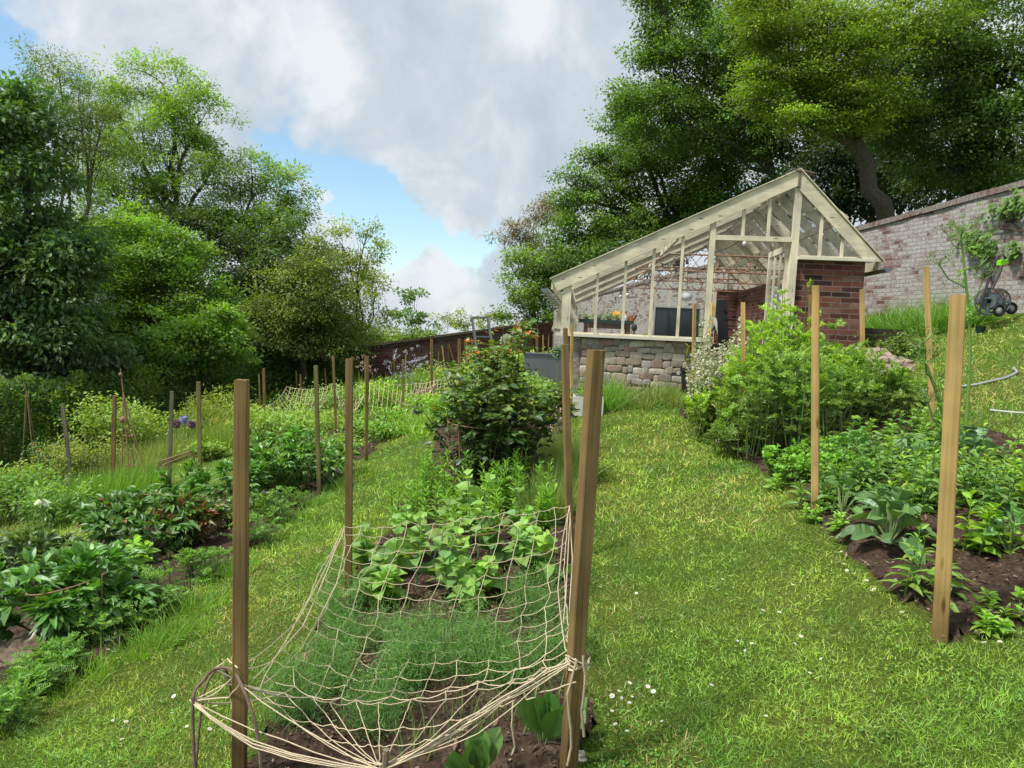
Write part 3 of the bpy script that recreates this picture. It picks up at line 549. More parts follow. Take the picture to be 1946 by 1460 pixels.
# masonry
gbox('stone_plinth', -2.0, 0.0, .012, .28, FZ-.4, -.063, plain('mortar', (.27, .245, .205), .95, .3, 30, .4))
M_quoin = brickmat('old_quoin_brick', math.atan2(-.0973, .9953), [(.12, .05, .035), (.20, .09, .06), (.26, .12, .09), (.14, .07, .055)], (.26, .23, .2), wash=.55, washc=(.36, .34, .31), bw=.23, rh=.082)
mb = MB(); mq = MB()
for i in range(7):
    z1 = -.064-.13*i; w1 = .34 if i % 2 else .22; w2 = .40 if i % 2 == 0 else .27
    mb.box((-2.02, -.012, z1-.13), (-2.02+w1, .1, z1), M=GM); mq.box((-w2, -.012, z1-.13), (.0, .1, z1), M=GM)
mb.build('brick_quoin', M_quoin, gh); mq.build('brick_quoin', M_quoin, gh)
mb = MB(); z = -.07
while z > FZ-.1:
    h = rs.uniform(.07, .125); u = -1.78
    while u < -.26:
        w = rs.uniform(.07, .24)
        if u+w > -.2: w = -.2-u
        c_ = np.array([(.30, .25, .19), (.36, .32, .25), (.24, .21, .18), (.40, .36, .30), (.27, .18, .14), (.33, .30, .27)][rs.randint(6)])*rs.uniform(.85, 1.35)
        t_ = MB(); t_.sphere((0, 0, 0), 1, c_, 16, 11); V = t_.V[0]; V = np.sign(V)*np.abs(V)**.42; a_ = rs.uniform(-.25, .25); V = V*np.array([w*.515, .024, h*.5*rs.uniform(.85, 1.25)])*(1+.34*(fbm(V*1.3+rs.uniform(0, 50), 1.1, 3)-.5)[:, None]); V[:, 2] += V[:, 0]*a_*.35; V = V+np.array([u+w/2, -.004, z-h/2+rs.uniform(-.022, .022)])
        mb.add(GM(V), np.concatenate(t_.Q), c_); u += w
    z -= h
mb.build('stone_facing', M_rock, gh, smooth=True)
gbox('side_plinth', -2.018, -1.8, .102, 7.5, FZ-.4, -.03, M_quoin)
gbox('brick_pier', 1.247, 2.20, .0, .24, FZ-.2, 1.183, M_brick)
gbox('brick_side_wall', 1.98, 2.198, .242, 7.5, FZ-.2, 1.18, M_brick)
gbox('brick_pier', 1.50, 1.978, 7.46, 7.62, FZ, 1.2, M_brick)
gbox('back_plinth', -1.79, 1.38, 7.46, 7.62, FZ-.2, -.06, M_quoin)
gbox('coping', 1.47, 2.24, 7.42, 7.66, 1.202, 1.225, M_woodg)
gbox('floor_slab', -1.79, 1.97, .1, 7.45, FZ-.1, FZ, plain('paving', (.3, .28, .25), .9, .2, 8))
gbox('doorstep', .02, 1.24, -.45, -.05, FZ-.25, FZ+.02, M_brick)
# gutters and pipe
def gutter(u, z, v0=-.16, v1=7.6):
    mb = MB(); n = 9; th = np.linspace(PI, 2*PI, n)
    A = [GH(u+.06*math.cos(t), v0, z+.06*math.sin(t)) for t in th]; B = [GH(u+.06*math.cos(t), v1, z+.06*math.sin(t)) for t in th]
    mb.add(A+B, [(i, i+1, n+i+1, n+i) for i in range(n-1)], (.33, .34, .34)); mb.add(A+[GH(u, v0, z)], [(i, i+1, n) for i in range(n-1)], (.2, .22, .24))
    mb.build('gutter', M_metal, gh)
gutter(-2.36, .62); gutter(2.46, 1.1)
for k in range(8):
    gbox('gutter_bracket', -2.43, -2.2, .25+k*.95, .28+k*.95, .545, .56, M_metal)
gbeam('fascia', (-2.26, -.04, .69), (-2.26, 7.55, .69), .025, .14, M_cream)
gbeam('fascia', (2.38, -.04, 1.14), (2.38, 7.55, 1.14), .03, .12, M_cream)
# propped side windows on the left
for v0 in (.35, 1.75, 3.15, 4.55, 5.95):
    mb = MB(); t0, b0 = (-2.06, .60), (-2.23, .03)
    for vv in (v0, v0+.55, v0+1.1): mb.beam(GH(t0[0], vv, t0[1]), GH(b0[0], vv, b0[1]), .045, .04, up=DV)
    for q in (t0, b0): mb.beam(GH(q[0], v0, q[1]), GH(q[0], v0+1.1, q[1]), .04, .045)
    wo_ = mb.build('side_window', M_cream, gh); mb = MB(); mb.add([GH(t0[0], v0, t0[1]), GH(b0[0], v0, b0[1]), GH(b0[0], v0+1.1, b0[1]), GH(t0[0], v0+1.1, t0[1])], [(0, 1, 2, 3)]); mb.build('glass_pane', M_glass, wo_)
    gbox('side_post', -2.07, -1.99, v0-.14, v0-.06, -.03, .6, M_cream)
# open door leaf, hinged on the right post and swung inwards
mb = MB(); u0 = 1.13
for v_ in (.06, 1.0): mb.box((u0-.022, v_, FZ+.02), (u0+.022, v_+.085, 1.40), M=GM)
for z_ in ((FZ+.02, FZ+.2), (-.16, -.06), (1.31, 1.40)): mb.box((u0-.02, .145, z_[0]), (u0+.02, 1.0, z_[1]), M=GM)
for v_ in (.40, .71): mb.box((u0-.015, v_, -.06), (u0+.015, v_+.03, 1.31), M=GM)
mb.box((u0-.01, .145, FZ+.2), (u0+.01, 1.0, -.16), M=GM)
dr = mb.build('door', M_cream, gh); mb = MB(); mb.add([GH(u0, .145, -.06), GH(u0, 1.0, -.06), GH(u0, 1.0, 1.31), GH(u0, .145, 1.31)], [(0, 1, 2, 3)]); mb.build('glass_pane', M_glass, dr)
# rusty iron trusses
for v in (1.7, 4.0, 6.6):
    mb = MB(); z0, z1 = 1.12, 1.40; ua = -2.28+(z0+.25-.77)/.4827+.1; ub = 1.95
    P1 = lambda u, z: GH(u, v, z)
    mb.tube([P1(ua, z0), P1(ub, z0)], .015, 5); mb.tube([P1(ua+.55, z1), P1(ub-.15, z1)], .015, 5); mb.tube([P1(ua, z0), P1(ua+.6, z1+.01)], .013, 5)
    u = ua+.75
    while u < ub-.35:
        mb.tube([P1(u+.125*math.cos(t), (z0+z1)/2+.125*math.sin(t)) for t in np.linspace(0, 2*PI, 15)], .012, 4)
        mb.tube([P1(u+.15, z0), P1(u+.26, (z0+z1)/2), P1(u+.15, z1)], .007, 4); mb.tube([P1(u+.37, z0), P1(u+.26, (z0+z1)/2), P1(u+.37, z1)], .007, 4)
        u += .52
    mb.tube([P1(ua+.3, z0+.02), P1(ua+.42, z0+.12), P1(ua+.52, z0+.02), P1(ua+.62, z0+.14)], .007, 4)
    mb.build('iron_truss', M_rust, gh)
# festoon lights
fl = thing('string_lights', 'festoon of clear light bulbs looped under the greenhouse rafters', 'string lights', GH(-.3, 1, 1.3))
pts = []
for a, b_ in (((.72, .5, 1.68), (.06, 1.2, 1.42)), ((.06, 1.2, 1.42), (-.55, 2.0, 1.3)), ((-.55, 2.0, 1.3), (-.8, 3.2, 1.12)), ((-.8, 3.2, 1.12), (-.98, 4.8, 1.0)), ((-.98, 4.8, 1.0), (-1.1, 6.4, .95)), ((1.0, 1, 2.0), (1.75, 3.2, 1.6)), ((1.75, 3.2, 1.6), (1.5, 5.8, 1.7))):
    for t in np.linspace(0, 1, 8)[:-1]: pts.append(GH(*(np.array(a)*(1-t)+np.array(b_)*t-np.array([0, 0, .14])*4*t*(1-t))))
mb = MB(); mb.tube(pts[:35], .006, 4, (.03, .03, .03)); mb.tube(pts[35:], .006, 4, (.03, .03, .03)); mb.build('cable', M_gen, fl)
M_bulb = plain('bulb_glint_white', (.72, .74, .75), .12, .1, 20, 0)  # opaque near-white colour carries the glints of clear glass
for p in pts[1::4]:
    mb = MB(); mb.sphere(p-np.array([0, 0, .105]), (.034, .034, .042), seg=8, ring=6); bo = mb.build('bulb', M_bulb, fl, smooth=True)
    mb = MB(); mb.tube([p, p-np.array([0, 0, .07])], .016, 6, (.02, .02, .02)); mb.build('socket', M_gen, bo)
pl = thing('pendant_lamp', 'round clear glass pendant lamp hanging in the middle of the greenhouse', 'lamp', GH(.24, 3.8, .8))
mb = MB(); mb.sphere(GH(.24, 3.8, .8), (.12, .12, .10), seg=14, ring=8); mb.build('lamp_shade', M_bulb, pl, smooth=True); mb = MB(); mb.tube([GH(.24, 3.8, .9), GH(.24, 3.8, 1.78)], .005, 4, (.05, .05, .05)); mb.build('cord', M_gen, pl)
# ------------------------------------------------ things inside the greenhouse
v = 2.6; zt = .19
pb = thing('potting_bench', 'brown wooden potting bench with a dark green tray top inside the greenhouse', 'bench', GH(-1.35, v, FZ))
M_bw = woodmat('bench_wood', (.16, .07, .03), (.30, .14, .06), axis='Z')
mb = MB(); mb.box((-1.86, v-.25, zt), (-.86, v+.3, zt+.035), (.012, .045, .03), GM); mb.box((-1.86, v-.25, zt+.035), (-.86, v-.235, zt+.06), (.012, .045, .03), GM); mb.build('tray_top', M_gen, pb)
for u in (-1.76, -.99):
    for vv in (v-.2, v+.2): gbox('leg', u, u+.075, vv, vv+.075, FZ, zt-.002, M_bw, pb)
gbox('apron', -1.68, -.995, v-.19, v-.165, zt-.10, zt-.003, M_bw, pb); gbox('shelf', -1.74, -.94, v-.18, v+.2, -.22, -.19, M_bw, pb)
sk = MB(); sk.sphere(GH(-1.3, v, -.12), (.28, .14, .085), (.33, .22, .13), 14, 8, .5, 3); tag(sk.build('sack', M_gen, org=GH(-1.3, v, -.19), smooth=True), 'crumpled brown paper sack on the shelf of the potting bench', 'sack')
for i, (u, nm, lb) in enumerate(((-1.72, 1, 'leftmost tuft of seedlings on the green bench tray'), (-1.5, 1, 'second tuft of seedlings on the green bench tray, from the left'), (-1.3, 1, 'middle tuft of seedlings on the bench, before the tall wispy one'), (-1.14, 1, 'seedlings with yellow flowers on the bench beside the white sprayer'))):
    s_ = thing('potted_seedling', lb, 'seedling', GH(u, v, zt+.035), 'seedlings on the potting bench')
    mb = MB(); mb.tube([GH(u, v, zt+.036), GH(u, v, zt+.10)], [.03, .04], 8, (.25, .09, .05)); mb.build('pot', M_gen, s_)
    mb = MB(); n = 60; P = np.tile(GH(u, v, zt+.11), (n, 1))+rs.normal(size=(n, 3))*(.06, .05, .02); leaves(mb, P, rdir(n, .8), rs.uniform(.04, .1, n), .025, vcol((.12, .24, .04), n), seg=2); 
    if i == 3: diamonds(mb, P[:25]+np.array([0, 0, .08]), rdir(25), .05, .04, vcol((.8, .6, .03), 25, .1))
    if i == 2: P2 = np.tile(GH(u, v, zt+.2), (70, 1))+rs.normal(size=(70, 3))*(.07, .05, .12); leaves(mb, P2, rdir(70, .5), .06, .016, vcol((.14, .22, .08), 70), seg=2)
    mb.build('foliage', M_leaf, s_)
sp_ = thing('sprayer', 'white bottle sprayer with an orange head on the potting bench', 'sprayer', GH(-1.02, v, zt+.036))
mb = MB(); mb.tube([GH(-1.02, v-.05, zt+.036), GH(-1.02, v-.05, zt+.12), GH(-1.02, v-.05, zt+.17), GH(-1.02, v-.05, zt+.19)], [.06, .06, .035, .02], 12, (.75, .75, .74)); mb.build('bottle', M_gen, sp_)
mb = MB(); mb.beam(GH(-1.10, v-.05, zt+.21), GH(-.98, v-.05, zt+.21), .03, .05, c=(.8, .22, .02)); mb.beam(GH(-.99, v-.05, zt+.2), GH(-.96, v-.05, zt+.11), .02, .03, up=DV, c=(.8, .22, .02)); mb.build('trigger_head', M_gen, sp_)
wc = thing('watering_can', 'small orange watering can beside the white sprayer on the bench', 'watering can', GH(-.9, v, zt+.036))
mb = MB(); mb.tube([GH(-.91, v, zt+.036), GH(-.91, v, zt+.16)], [.05, .04], 10, (.75, .20, .02)); mb.build('body', M_gen, wc); mb = MB(); mb.tube([GH(-.87, v, zt+.06), GH(-.80, v, zt+.17)], [.012, .02], 6, (.04, .04, .04)); mb.build('spout', M_gen, wc)
bb = thing('blackboard', 'framed slate grey blackboard standing behind the front glass', 'blackboard', GH(-.33, .5, FZ))
mb = MB(); mb.box((-.67, .46, -.03), (-.01, .475, .44), (.035, .042, .055), GM); mb.build('board', M_gen, bb)
mb = MB()
for a_ in (((-.69, .445, -.045), (-.672, .485, .455)), ((-.008, .445, -.045), (.01, .485, .455)), ((-.672, .445, .442), (-.008, .485, .457)), ((-.672, .445, -.045), (-.008, .485, -.032))): mb.box(*a_, (.42, .42, .40), GM)
mb.build('frame', M_gen, bb)
for u in (-.66, -.42, -.1): gbox('leg', u, u+.03, .49, .52, FZ, .2, M_bw, bb)
gt = thing('side_table', 'dark green tray table just inside the greenhouse doorway', 'table', GH(.1, 1.2, FZ))
mb = MB(); mb.box((-.15, 1.0, .14), (.34, 1.5, .20), (.012, .06, .03), GM); mb.build('table_top', M_gen, gt)
for u in (-.12, .28): gbox('leg', u, u+.04, 1.05, 1.09, FZ, .139, M_bw, gt); gbox('leg', u, u+.04, 1.4, 1.44, FZ, .139, M_bw, gt)
yp = MB(); yp.tube([GH(.10, -.10, -.80), GH(.085, -.07, .52)], .013, 8, (.75, .45, .03)); tag(yp.build('broom_pole', M_gen, org=GH(.1, -.1, -.8)), 'thin yellow pole leaning against the greenhouse door post', 'pole')
bk = thing('folded_chair', 'black folded garden chair leaning by the brick pier in the doorway', 'chair', GH(.3, .6, FZ))
mb = MB(); mb.beam(GH(.44, .5, -.6), GH(.36, .7, .60), .15, .05, up=DV, c=(.012, .012, .014)); mb.build('seat', M_gen, bk)
for k in range(6):
    mb = MB(); z_ = .45-.14*k; mb.beam(GH(.38+.012*k, .63, z_), GH(.56, .61, z_-.03), .02, .02, c=(.012, .012, .012)); mb.build('slat', M_gen, bk)
for u in (.26, .62): mb = MB(); mb.tube([GH(u, .5, -.84), GH(.40, .7, .1), GH(.38, .75, .3)], .014, 6, (.015, .015, .015)); mb.build('leg', M_gen, bk)
mb = MB(); mb.sphere(GH(.26, .3, -.48), (.22, .2, .38), (.012, .013, .015), 16, 10, .45, 5); tag(mb.build('compost_bag', M_gen, org=GH(.16, .3, FZ), smooth=True), 'black plastic bag slumped on the floor of the open doorway', 'bag')
mb = MB(); mb.beam(GH(.68, .7, -.8), GH(.30, .9, .32), .05, .02, up=DV, c=(.7, .7, .7)); tag(mb.build('white_board', M_gen, org=GH(.5, .7, FZ)), 'narrow white board leaning behind the black folded chair', 'board')
sc_ = thing('garden_scoop', 'dark round-headed tool standing between the bench and the blackboard', 'tool', GH(-.93, 1.2, FZ))
mb = MB(); mb.tube([GH(-.93, 1.2, FZ), GH(-.93, 1.2, .08)], .012, 6, (.04, .04, .04)); mb.build('shaft', M_gen, sc_); mb = MB(); mb.sphere(GH(-.93, 1.2, .12), (.05, .05, .065), (.03, .03, .035)); mb.build('head', M_gen, sc_, smooth=True)
# ------------------------------------------------ things outside it
def on(x, y, Y, dz=0):  # ground height at the bearing of a pixel, at distance Y
    q = at(x, y, Y); return gp(q[0], q[1])+np.array([0, 0, dz])
p = on(1115, 760, 9.6); zt = at(1115, 752, 9.6)[2]
sk_ = thing('stone_sink', 'white rectangular butler sink used as a planter by the stone base', 'sink', p)
mb = MB(); a0, b0, c0 = .20, .24, .035; x, y, z = p[0], p[1], zt
mb.box((x-a0, y-b0, p[2]-.05), (x+a0, y-b0+c0, z)); mb.box((x-a0, y+b0-c0, p[2]-.05), (x+a0, y+b0, z)); mb.box((x-a0, y-b0+c0, p[2]-.05), (x-a0+c0, y+b0-c0, z)); mb.box((x+a0-c0, y-b0+c0, p[2]-.05), (x+a0, y+b0-c0, z))
mb.build('basin', plain('glazed', (.62, .63, .60), .35, .12, 9, .05), sk_)
mb = MB(); mb.box((x-a0+c0, y-b0+c0, p[2]), (x+a0-c0, y+b0-c0, z-.06)); mb.build('compost', M_soil, sk_)
p = on(1037, 700, 13.5); zt = at(1037, 672, 13.5)[2]
tr = thing('metal_trough', 'galvanised metal planting trough beside the greenhouse corner', 'trough', p); mb = MB(); x, y = p[0], p[1]
mb.box((x-.42, y-.3, p[2]-.02), (x+.42, y+.3, zt-.03), (.22, .25, .28)); mb.box((x-.44, y-.32, zt-.03), (x+.44, y+.32, zt), (.12, .14, .17)); mb.build('tank', M_metal, tr)
p = on(1311, 740, 9.9); zt = at(1311, 700, 9.9)[2]
ptt = thing('plant_pot', 'tall black plastic pot with a leafy sapling at the foot of the stone base', 'pot', p)
mb = MB(); x, y = p[0], p[1]; mb.tube([(x, y, p[2]), (x, y, zt-.05), (x, y, zt-.05), (x, y, zt)], [.10, .135, .15, .15], 14, (.015, .015, .017)); mb.build('pot', M_gen, ptt)
mb = MB(); mb.tube([(x-.06, y, zt), (x-.065, y, zt+.34)], .006, 5, (.10, .05, .03)); mb.tube([(x+.02, y, zt), (x+.03, y, zt+.2)], .005, 5, (.10, .05, .03))
n = 60; P = np.stack([x-.06+rs.normal(size=n)*.01+(np.arange(n) % 3 == 0)*.09, np.full(n, y), zt+rs.uniform(0, .36, n)], -1); P[np.arange(n) % 3 == 0, 2] = zt+rs.uniform(0, .2, n//3)
leaves(mb, P, rdir(n, .5), .07, .028, vcol((.10, .14, .04), n), 'oval', 3); mb.build('foliage', M_leaf, ptt)
# heap, timber box, small pot, hoses
p = G(1640, 712, 6)
mb = MB(); n = 0
for dx, dy, r, s_ in ((-.25, 0, .32, 1), (.12, .1, .38, 2), (.48, .05, .26, 3), (-.05, -.2, .25, 4), (.3, -.22, .22, 5)):
    mb.sphere(p+np.array([dx, dy, .02+.3*r]), (r, r*.8, r*.62), (.33, .25, .20), 26, 18, .55, s_, 4)
tag(mb.build('rubble_heap', M_rock, org=p), 'lumpy pinkish beige heap of old matting beside the brick pier', 'heap')
p = G(1668, 662, 6); mb = MB(); 
for k in range(3): mb.box(p+np.array([-.35, -.1, .0+k*.11]), p+np.array([.35, .1, .10+k*.11]), (.05, .04, .03))
tag(mb.build('timber_stack', M_gen, org=p), 'low dark stack of old timbers right of the brick pier', 'timber')
p = on(1865, 606, 11); mb = MB(); mb.tube([p, p+np.array([0, 0, .09]), p+np.array([0, 0, .10])], [.05, .075, .08], 12, (.01, .04, .035)); tag(mb.build('plant_pot', M_gen, org=p), 'small dark green pot on the grass in front of the hose reel', 'pot')
def hose(pxs, label, c=(.32, .35, .38), r=.014):
    P = np.array([G(*q) for q in pxs]); t = np.linspace(0, len(P)-1, len(P)*8); Q = np.stack([np.interp(t, range(len(P)), P[:, i]) for i in range(3)], -1)
    for _ in range(6): Q[1:-1] = (Q[:-2]+Q[1:-1]*2+Q[2:])/4
    Q[:, 2] = gz(Q[:, 0], Q[:, 1])+r+.012; mb = MB(); mb.tube(Q, r, 6, c); tag(mb.build('garden_hose', M_gen, org=Q[0]), label, 'hose')
hose([(1752, 748), (1800, 742), (1850, 737), (1905, 726), (1934, 714), (1925, 706)], 'pale grey hose curving to a hooked end on the right lawn')
hose([(1882, 785), (1915, 790), (1946, 791), (1990, 789), (2060, 780)], 'straight end of pale hose running out at the right edge of the lawn', (.45, .46, .42))
hose([(1690, 700), (1715, 690), (1742, 672), (1750, 655), (1735, 647), (1715, 646)], 'dark grey hose looped on the grass beside the matting heap', (.16, .19, .22))
hose([(1940, 593), (1900, 594), (1860, 600), (1845, 604)], 'short length of white hose under the hose reel wheels', (.55, .58, .6))
# hose reel cart
Yr = 11.2; base = on(1885, 598, Yr); sx_ = Yr/F
hr = thing('hose_reel', 'grey wheeled hose reel cart with a lime green handle clip by the white wall', 'hose reel', base)
def R(x, y, dy=0): return at(x, y, Yr+dy)
def ring(c, r, th, ax, n=22): 
    return [c+r*(math.cos(t)*np.array([1, 0, 0])*1.0+math.sin(t)*np.array([0, 0, 1]))+0*ax for t in np.linspace(0, 2*PI, n)]
for dy, cx in ((-.17, 1878), (.17, 1896)):
    c0 = R(cx, 573, dy); mb = MB(); mb.tube(ring(c0, .205, 0, 0), .012, 5, (.10, .12, .14))
    n = 20; V = [c0]+[c0+np.array([.14*math.cos(t), 0, .14*math.sin(t)]) for t in np.linspace(0, 2*PI, n)]; mb.add(V, [(0, i, i+1) for i in range(1, n)], (.12, .145, .17)); mb.beam(c0-np.array([.2, 0, 0]), c0+np.array([.2, 0, 0]), .02, .05, c=(.13, .15, .18)); mb.beam(c0-np.array([0, 0, .2]), c0+np.array([0, 0, .2]), .02, .05, up=(1, 0, 0), c=(.13, .15, .18)); mb.build('reel_disc', M_gen, hr)
mb = MB(); mb.tube([R(1878, 573, -.16), R(1896, 573, .16)], .11, 14, (.11, .13, .15)); mb.build('drum', M_gen, hr)
mb = MB(); a = [R(1860, 600, -.2), R(1868, 565, -.2), R(1878, 535, -.2), R(1890, 500, -.2), R(1897, 487, -.2), R(1906, 485, .05), R(1911, 490, .2), R(1900, 520, .2), R(1884, 552, .2)]; mb.tube(a, .019, 7, (.05, .04, .045)); mb.build('handle', M_gen, hr)
mb = MB(); mb.tube([R(1861, 600, -.2), R(1868, 568, -.2), R(1882, 566, -.2), R(1902, 590, -.2)], .012, 6, (.25, .28, .3)); mb.tube([R(1870, 600, .2), R(1884, 560, .2), R(1898, 566, .2), R(1922, 590, .2)], .012, 6, (.2, .23, .25)); mb.build('stand', M_metal, hr)
for dy, cx, cy in ((-.24, 1898, 590), (.24, 1922, 586)):
    c0 = R(cx, cy, dy); mb = MB(); mb.tube(ring(c0, .075, 0, 0), .024, 8, (.015, .015, .017)); w_ = mb.build('wheel', M_gen, hr); mb = MB(); mb.sphere(c0, (.055, .02, .055), (.35, .36, .37)); mb.build('rim', M_gen, w_)
mb = MB(); mb.beam(R(1899, 500, 0), R(1911, 497, .1), .08, .07, c=(.30, .85, .02)); mb.build('handle_clip', M_gen, hr)
mb = MB(); mb.tube([R(1893, 565, .0)+np.array([.12*math.cos(t), .01*t-.08, .12*math.sin(t)]) for t in np.linspace(0, 14*PI, 90)], .012, 5, (.17, .12, .10)); mb.build('coiled_hose', M_gen, hr)
# ================================================================== trees
def limb(mb, a, b, r0, r1, bend=.12, c=(.10, .085, .065), k=7, sides=6):
    a = np.asarray(a); b = np.asarray(b); t = np.linspace(0, 1, k)[:, None]; Ln = np.linalg.norm(b-a)
    off = rdir(1)[0]*bend*Ln; wv = rs.normal(size=(k, 3))*.02*Ln; wv[0] = wv[-1] = 0
    P = a*(1-t)+b*t+off*np.sin(PI*t)*.6+wv-np.array([0, 0, 1])*0; mb.tube(P, np.linspace(r0, r1, k), sides, c, cap=False); return P
def crown(mb, blobs, leaf, lai, colr, cs=.45, flat=.55, nl=40, droop=.3, var=.25, dark=.55, narrow=.55):
    tips = []
    for (px, py, rx, ry, Y) in blobs:
        c = at(px, py, Y); a = rx/F*Y; b_ = ry/F*Y; d = .5*(a+b_)*1.05; L_, W_ = leaf, leaf*narrow
        nc = max(8, int(lai*.95*PI*a*b_/(.5*L_*W_)/nl)); nb = int(np.clip(nc/7, 9, 40)); bu = rdir(nb); br_ = rs.uniform(.35, 1, nb)**.5
        BC = c+bu*br_[:, None]*np.array([a, d, b_])*.92; w_ = rs.choice(nb, nc); bs = rs.uniform(.24, .5, nb)[w_][:, None]
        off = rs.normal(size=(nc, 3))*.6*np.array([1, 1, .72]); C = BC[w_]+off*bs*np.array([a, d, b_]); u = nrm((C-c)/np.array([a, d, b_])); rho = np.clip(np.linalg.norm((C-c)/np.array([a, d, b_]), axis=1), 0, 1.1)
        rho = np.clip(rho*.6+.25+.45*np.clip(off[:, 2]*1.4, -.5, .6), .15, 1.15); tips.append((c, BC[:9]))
        cl = cs*rs.uniform(.55, 1.35, nc)
        P = np.repeat(C, nl, 0)+rs.normal(size=(nc*nl, 3))*np.repeat(cl, nl)[:, None]*np.array([.5, .5, .5*flat])
        out = nrm(P-np.repeat(C, nl, 0)+np.repeat(u, nl, 0)*.25*cs); D = nrm(out+rs.normal(size=P.shape)*.5-np.array([0, 0, droop]))
        k = np.repeat((.45+.62*rho)*(1+rs.uniform(-var, var, nc)), nl)[:, None]; hz = np.clip(1+.25*(P[:, 2:]-c[2])/max(b_, .1), dark, 1.3)  # inner and lower leaves darker, tops lighter: shading put into the leaf colour
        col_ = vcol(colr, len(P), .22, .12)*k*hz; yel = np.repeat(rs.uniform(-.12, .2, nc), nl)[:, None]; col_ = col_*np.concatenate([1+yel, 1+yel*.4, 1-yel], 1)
        s_ = rs.uniform(.7, 1.25, len(P)); diamonds(mb, P, D, L_*s_, W_*s_, col_, N=nrm(rs.normal(size=P.shape)*.55+np.array([0, 0, .9])), fold=.15)
    return tips
TREES = 0
def tree(label, blobs, leaf, lai, colr, trunk=None, r=.2, fork=None, name='tree', cat='tree', twigs=0, barkc=(.10, .085, .065), group=None, **kw):
    c0 = at(*blobs[0][:2], blobs[0][4]); Yb = blobs[0][4]
    tb = trunk if trunk is not None else (np.mean([b[0] for b in blobs]), Yb)
    q = at(tb[0], 700, tb[1]); base = gp(q[0], q[1]); base[2] -= .1
    t = thing(name, label, cat, base, group); cm = MB(); tips = crown(cm, blobs, leaf, lai, colr, **kw); bm = MB()
    cen = np.mean([x[0] for x in tips], 0)
    fk = at(*fork) if fork is not None else base*.55+cen*.45
    if fork is not None and len(fork) == 3: fk = at(*fork)
    limb(bm, base, fk, r, r*.72, .03, barkc, 9, 9)
    for c, C in tips:
        P = limb(bm, fk, c, r*.5, r*.16, .14, barkc)
        for e in C[:7]: limb(bm, P[rs.randint(3, 7)], e, r*.14, r*.04, .1, barkc, 5, 4)
        if twigs:
            for e in C:
                for _ in range(twigs): limb(bm, e, e+rdir(1, .6)[0]*rs.uniform(.3, 1.0), .012, .004, .1, (.16, .14, .12), 4, 3)
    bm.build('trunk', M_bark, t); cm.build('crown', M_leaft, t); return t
def B(Y, *l): return [(*b, Y) for b in l]
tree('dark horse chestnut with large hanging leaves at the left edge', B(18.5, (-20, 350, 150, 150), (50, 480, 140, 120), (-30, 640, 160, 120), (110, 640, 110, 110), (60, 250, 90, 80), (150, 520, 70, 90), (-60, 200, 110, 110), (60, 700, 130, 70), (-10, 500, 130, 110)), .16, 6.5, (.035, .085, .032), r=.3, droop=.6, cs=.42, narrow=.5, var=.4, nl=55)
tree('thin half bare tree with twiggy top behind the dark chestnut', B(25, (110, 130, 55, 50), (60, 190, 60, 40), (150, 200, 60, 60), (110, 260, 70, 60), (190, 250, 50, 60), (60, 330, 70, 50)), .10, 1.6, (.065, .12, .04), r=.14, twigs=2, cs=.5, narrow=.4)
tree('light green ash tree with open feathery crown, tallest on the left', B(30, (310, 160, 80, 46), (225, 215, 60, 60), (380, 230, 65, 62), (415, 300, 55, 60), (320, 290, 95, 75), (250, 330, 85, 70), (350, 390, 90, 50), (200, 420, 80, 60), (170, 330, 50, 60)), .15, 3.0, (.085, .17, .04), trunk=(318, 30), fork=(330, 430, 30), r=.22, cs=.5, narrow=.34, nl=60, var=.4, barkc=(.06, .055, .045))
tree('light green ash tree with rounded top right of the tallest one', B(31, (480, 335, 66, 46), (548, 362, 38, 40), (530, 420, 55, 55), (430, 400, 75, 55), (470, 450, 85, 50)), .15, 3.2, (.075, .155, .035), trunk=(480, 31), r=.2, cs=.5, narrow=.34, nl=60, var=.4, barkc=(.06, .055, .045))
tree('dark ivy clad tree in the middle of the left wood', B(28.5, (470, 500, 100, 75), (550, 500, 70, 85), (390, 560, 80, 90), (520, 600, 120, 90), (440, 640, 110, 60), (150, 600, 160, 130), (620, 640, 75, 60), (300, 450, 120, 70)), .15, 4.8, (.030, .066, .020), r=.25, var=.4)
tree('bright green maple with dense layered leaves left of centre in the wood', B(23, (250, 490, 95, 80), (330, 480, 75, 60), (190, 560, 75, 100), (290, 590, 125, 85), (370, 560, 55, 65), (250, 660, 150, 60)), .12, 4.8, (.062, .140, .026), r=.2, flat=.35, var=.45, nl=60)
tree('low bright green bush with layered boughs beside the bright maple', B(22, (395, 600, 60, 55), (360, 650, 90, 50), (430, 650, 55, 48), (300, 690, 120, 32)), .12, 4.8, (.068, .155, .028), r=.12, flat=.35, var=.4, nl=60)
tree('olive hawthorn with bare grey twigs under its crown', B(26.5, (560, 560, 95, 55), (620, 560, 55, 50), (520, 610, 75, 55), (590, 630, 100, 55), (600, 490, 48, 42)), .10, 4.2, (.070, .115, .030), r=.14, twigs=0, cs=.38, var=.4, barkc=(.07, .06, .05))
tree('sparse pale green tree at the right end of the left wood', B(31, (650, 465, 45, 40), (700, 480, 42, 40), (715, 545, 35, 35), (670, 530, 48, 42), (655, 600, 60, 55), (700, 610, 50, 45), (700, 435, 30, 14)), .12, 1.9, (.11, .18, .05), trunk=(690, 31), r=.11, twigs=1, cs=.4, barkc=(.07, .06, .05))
tree('small dark green sapling standing alone above the dark wall', B(42, (788, 570, 26, 26), (775, 610, 34, 30), (800, 630, 34, 24)), .2, 2.8, (.060, .13, .045), trunk=(787, 42), r=.06, cs=.3)
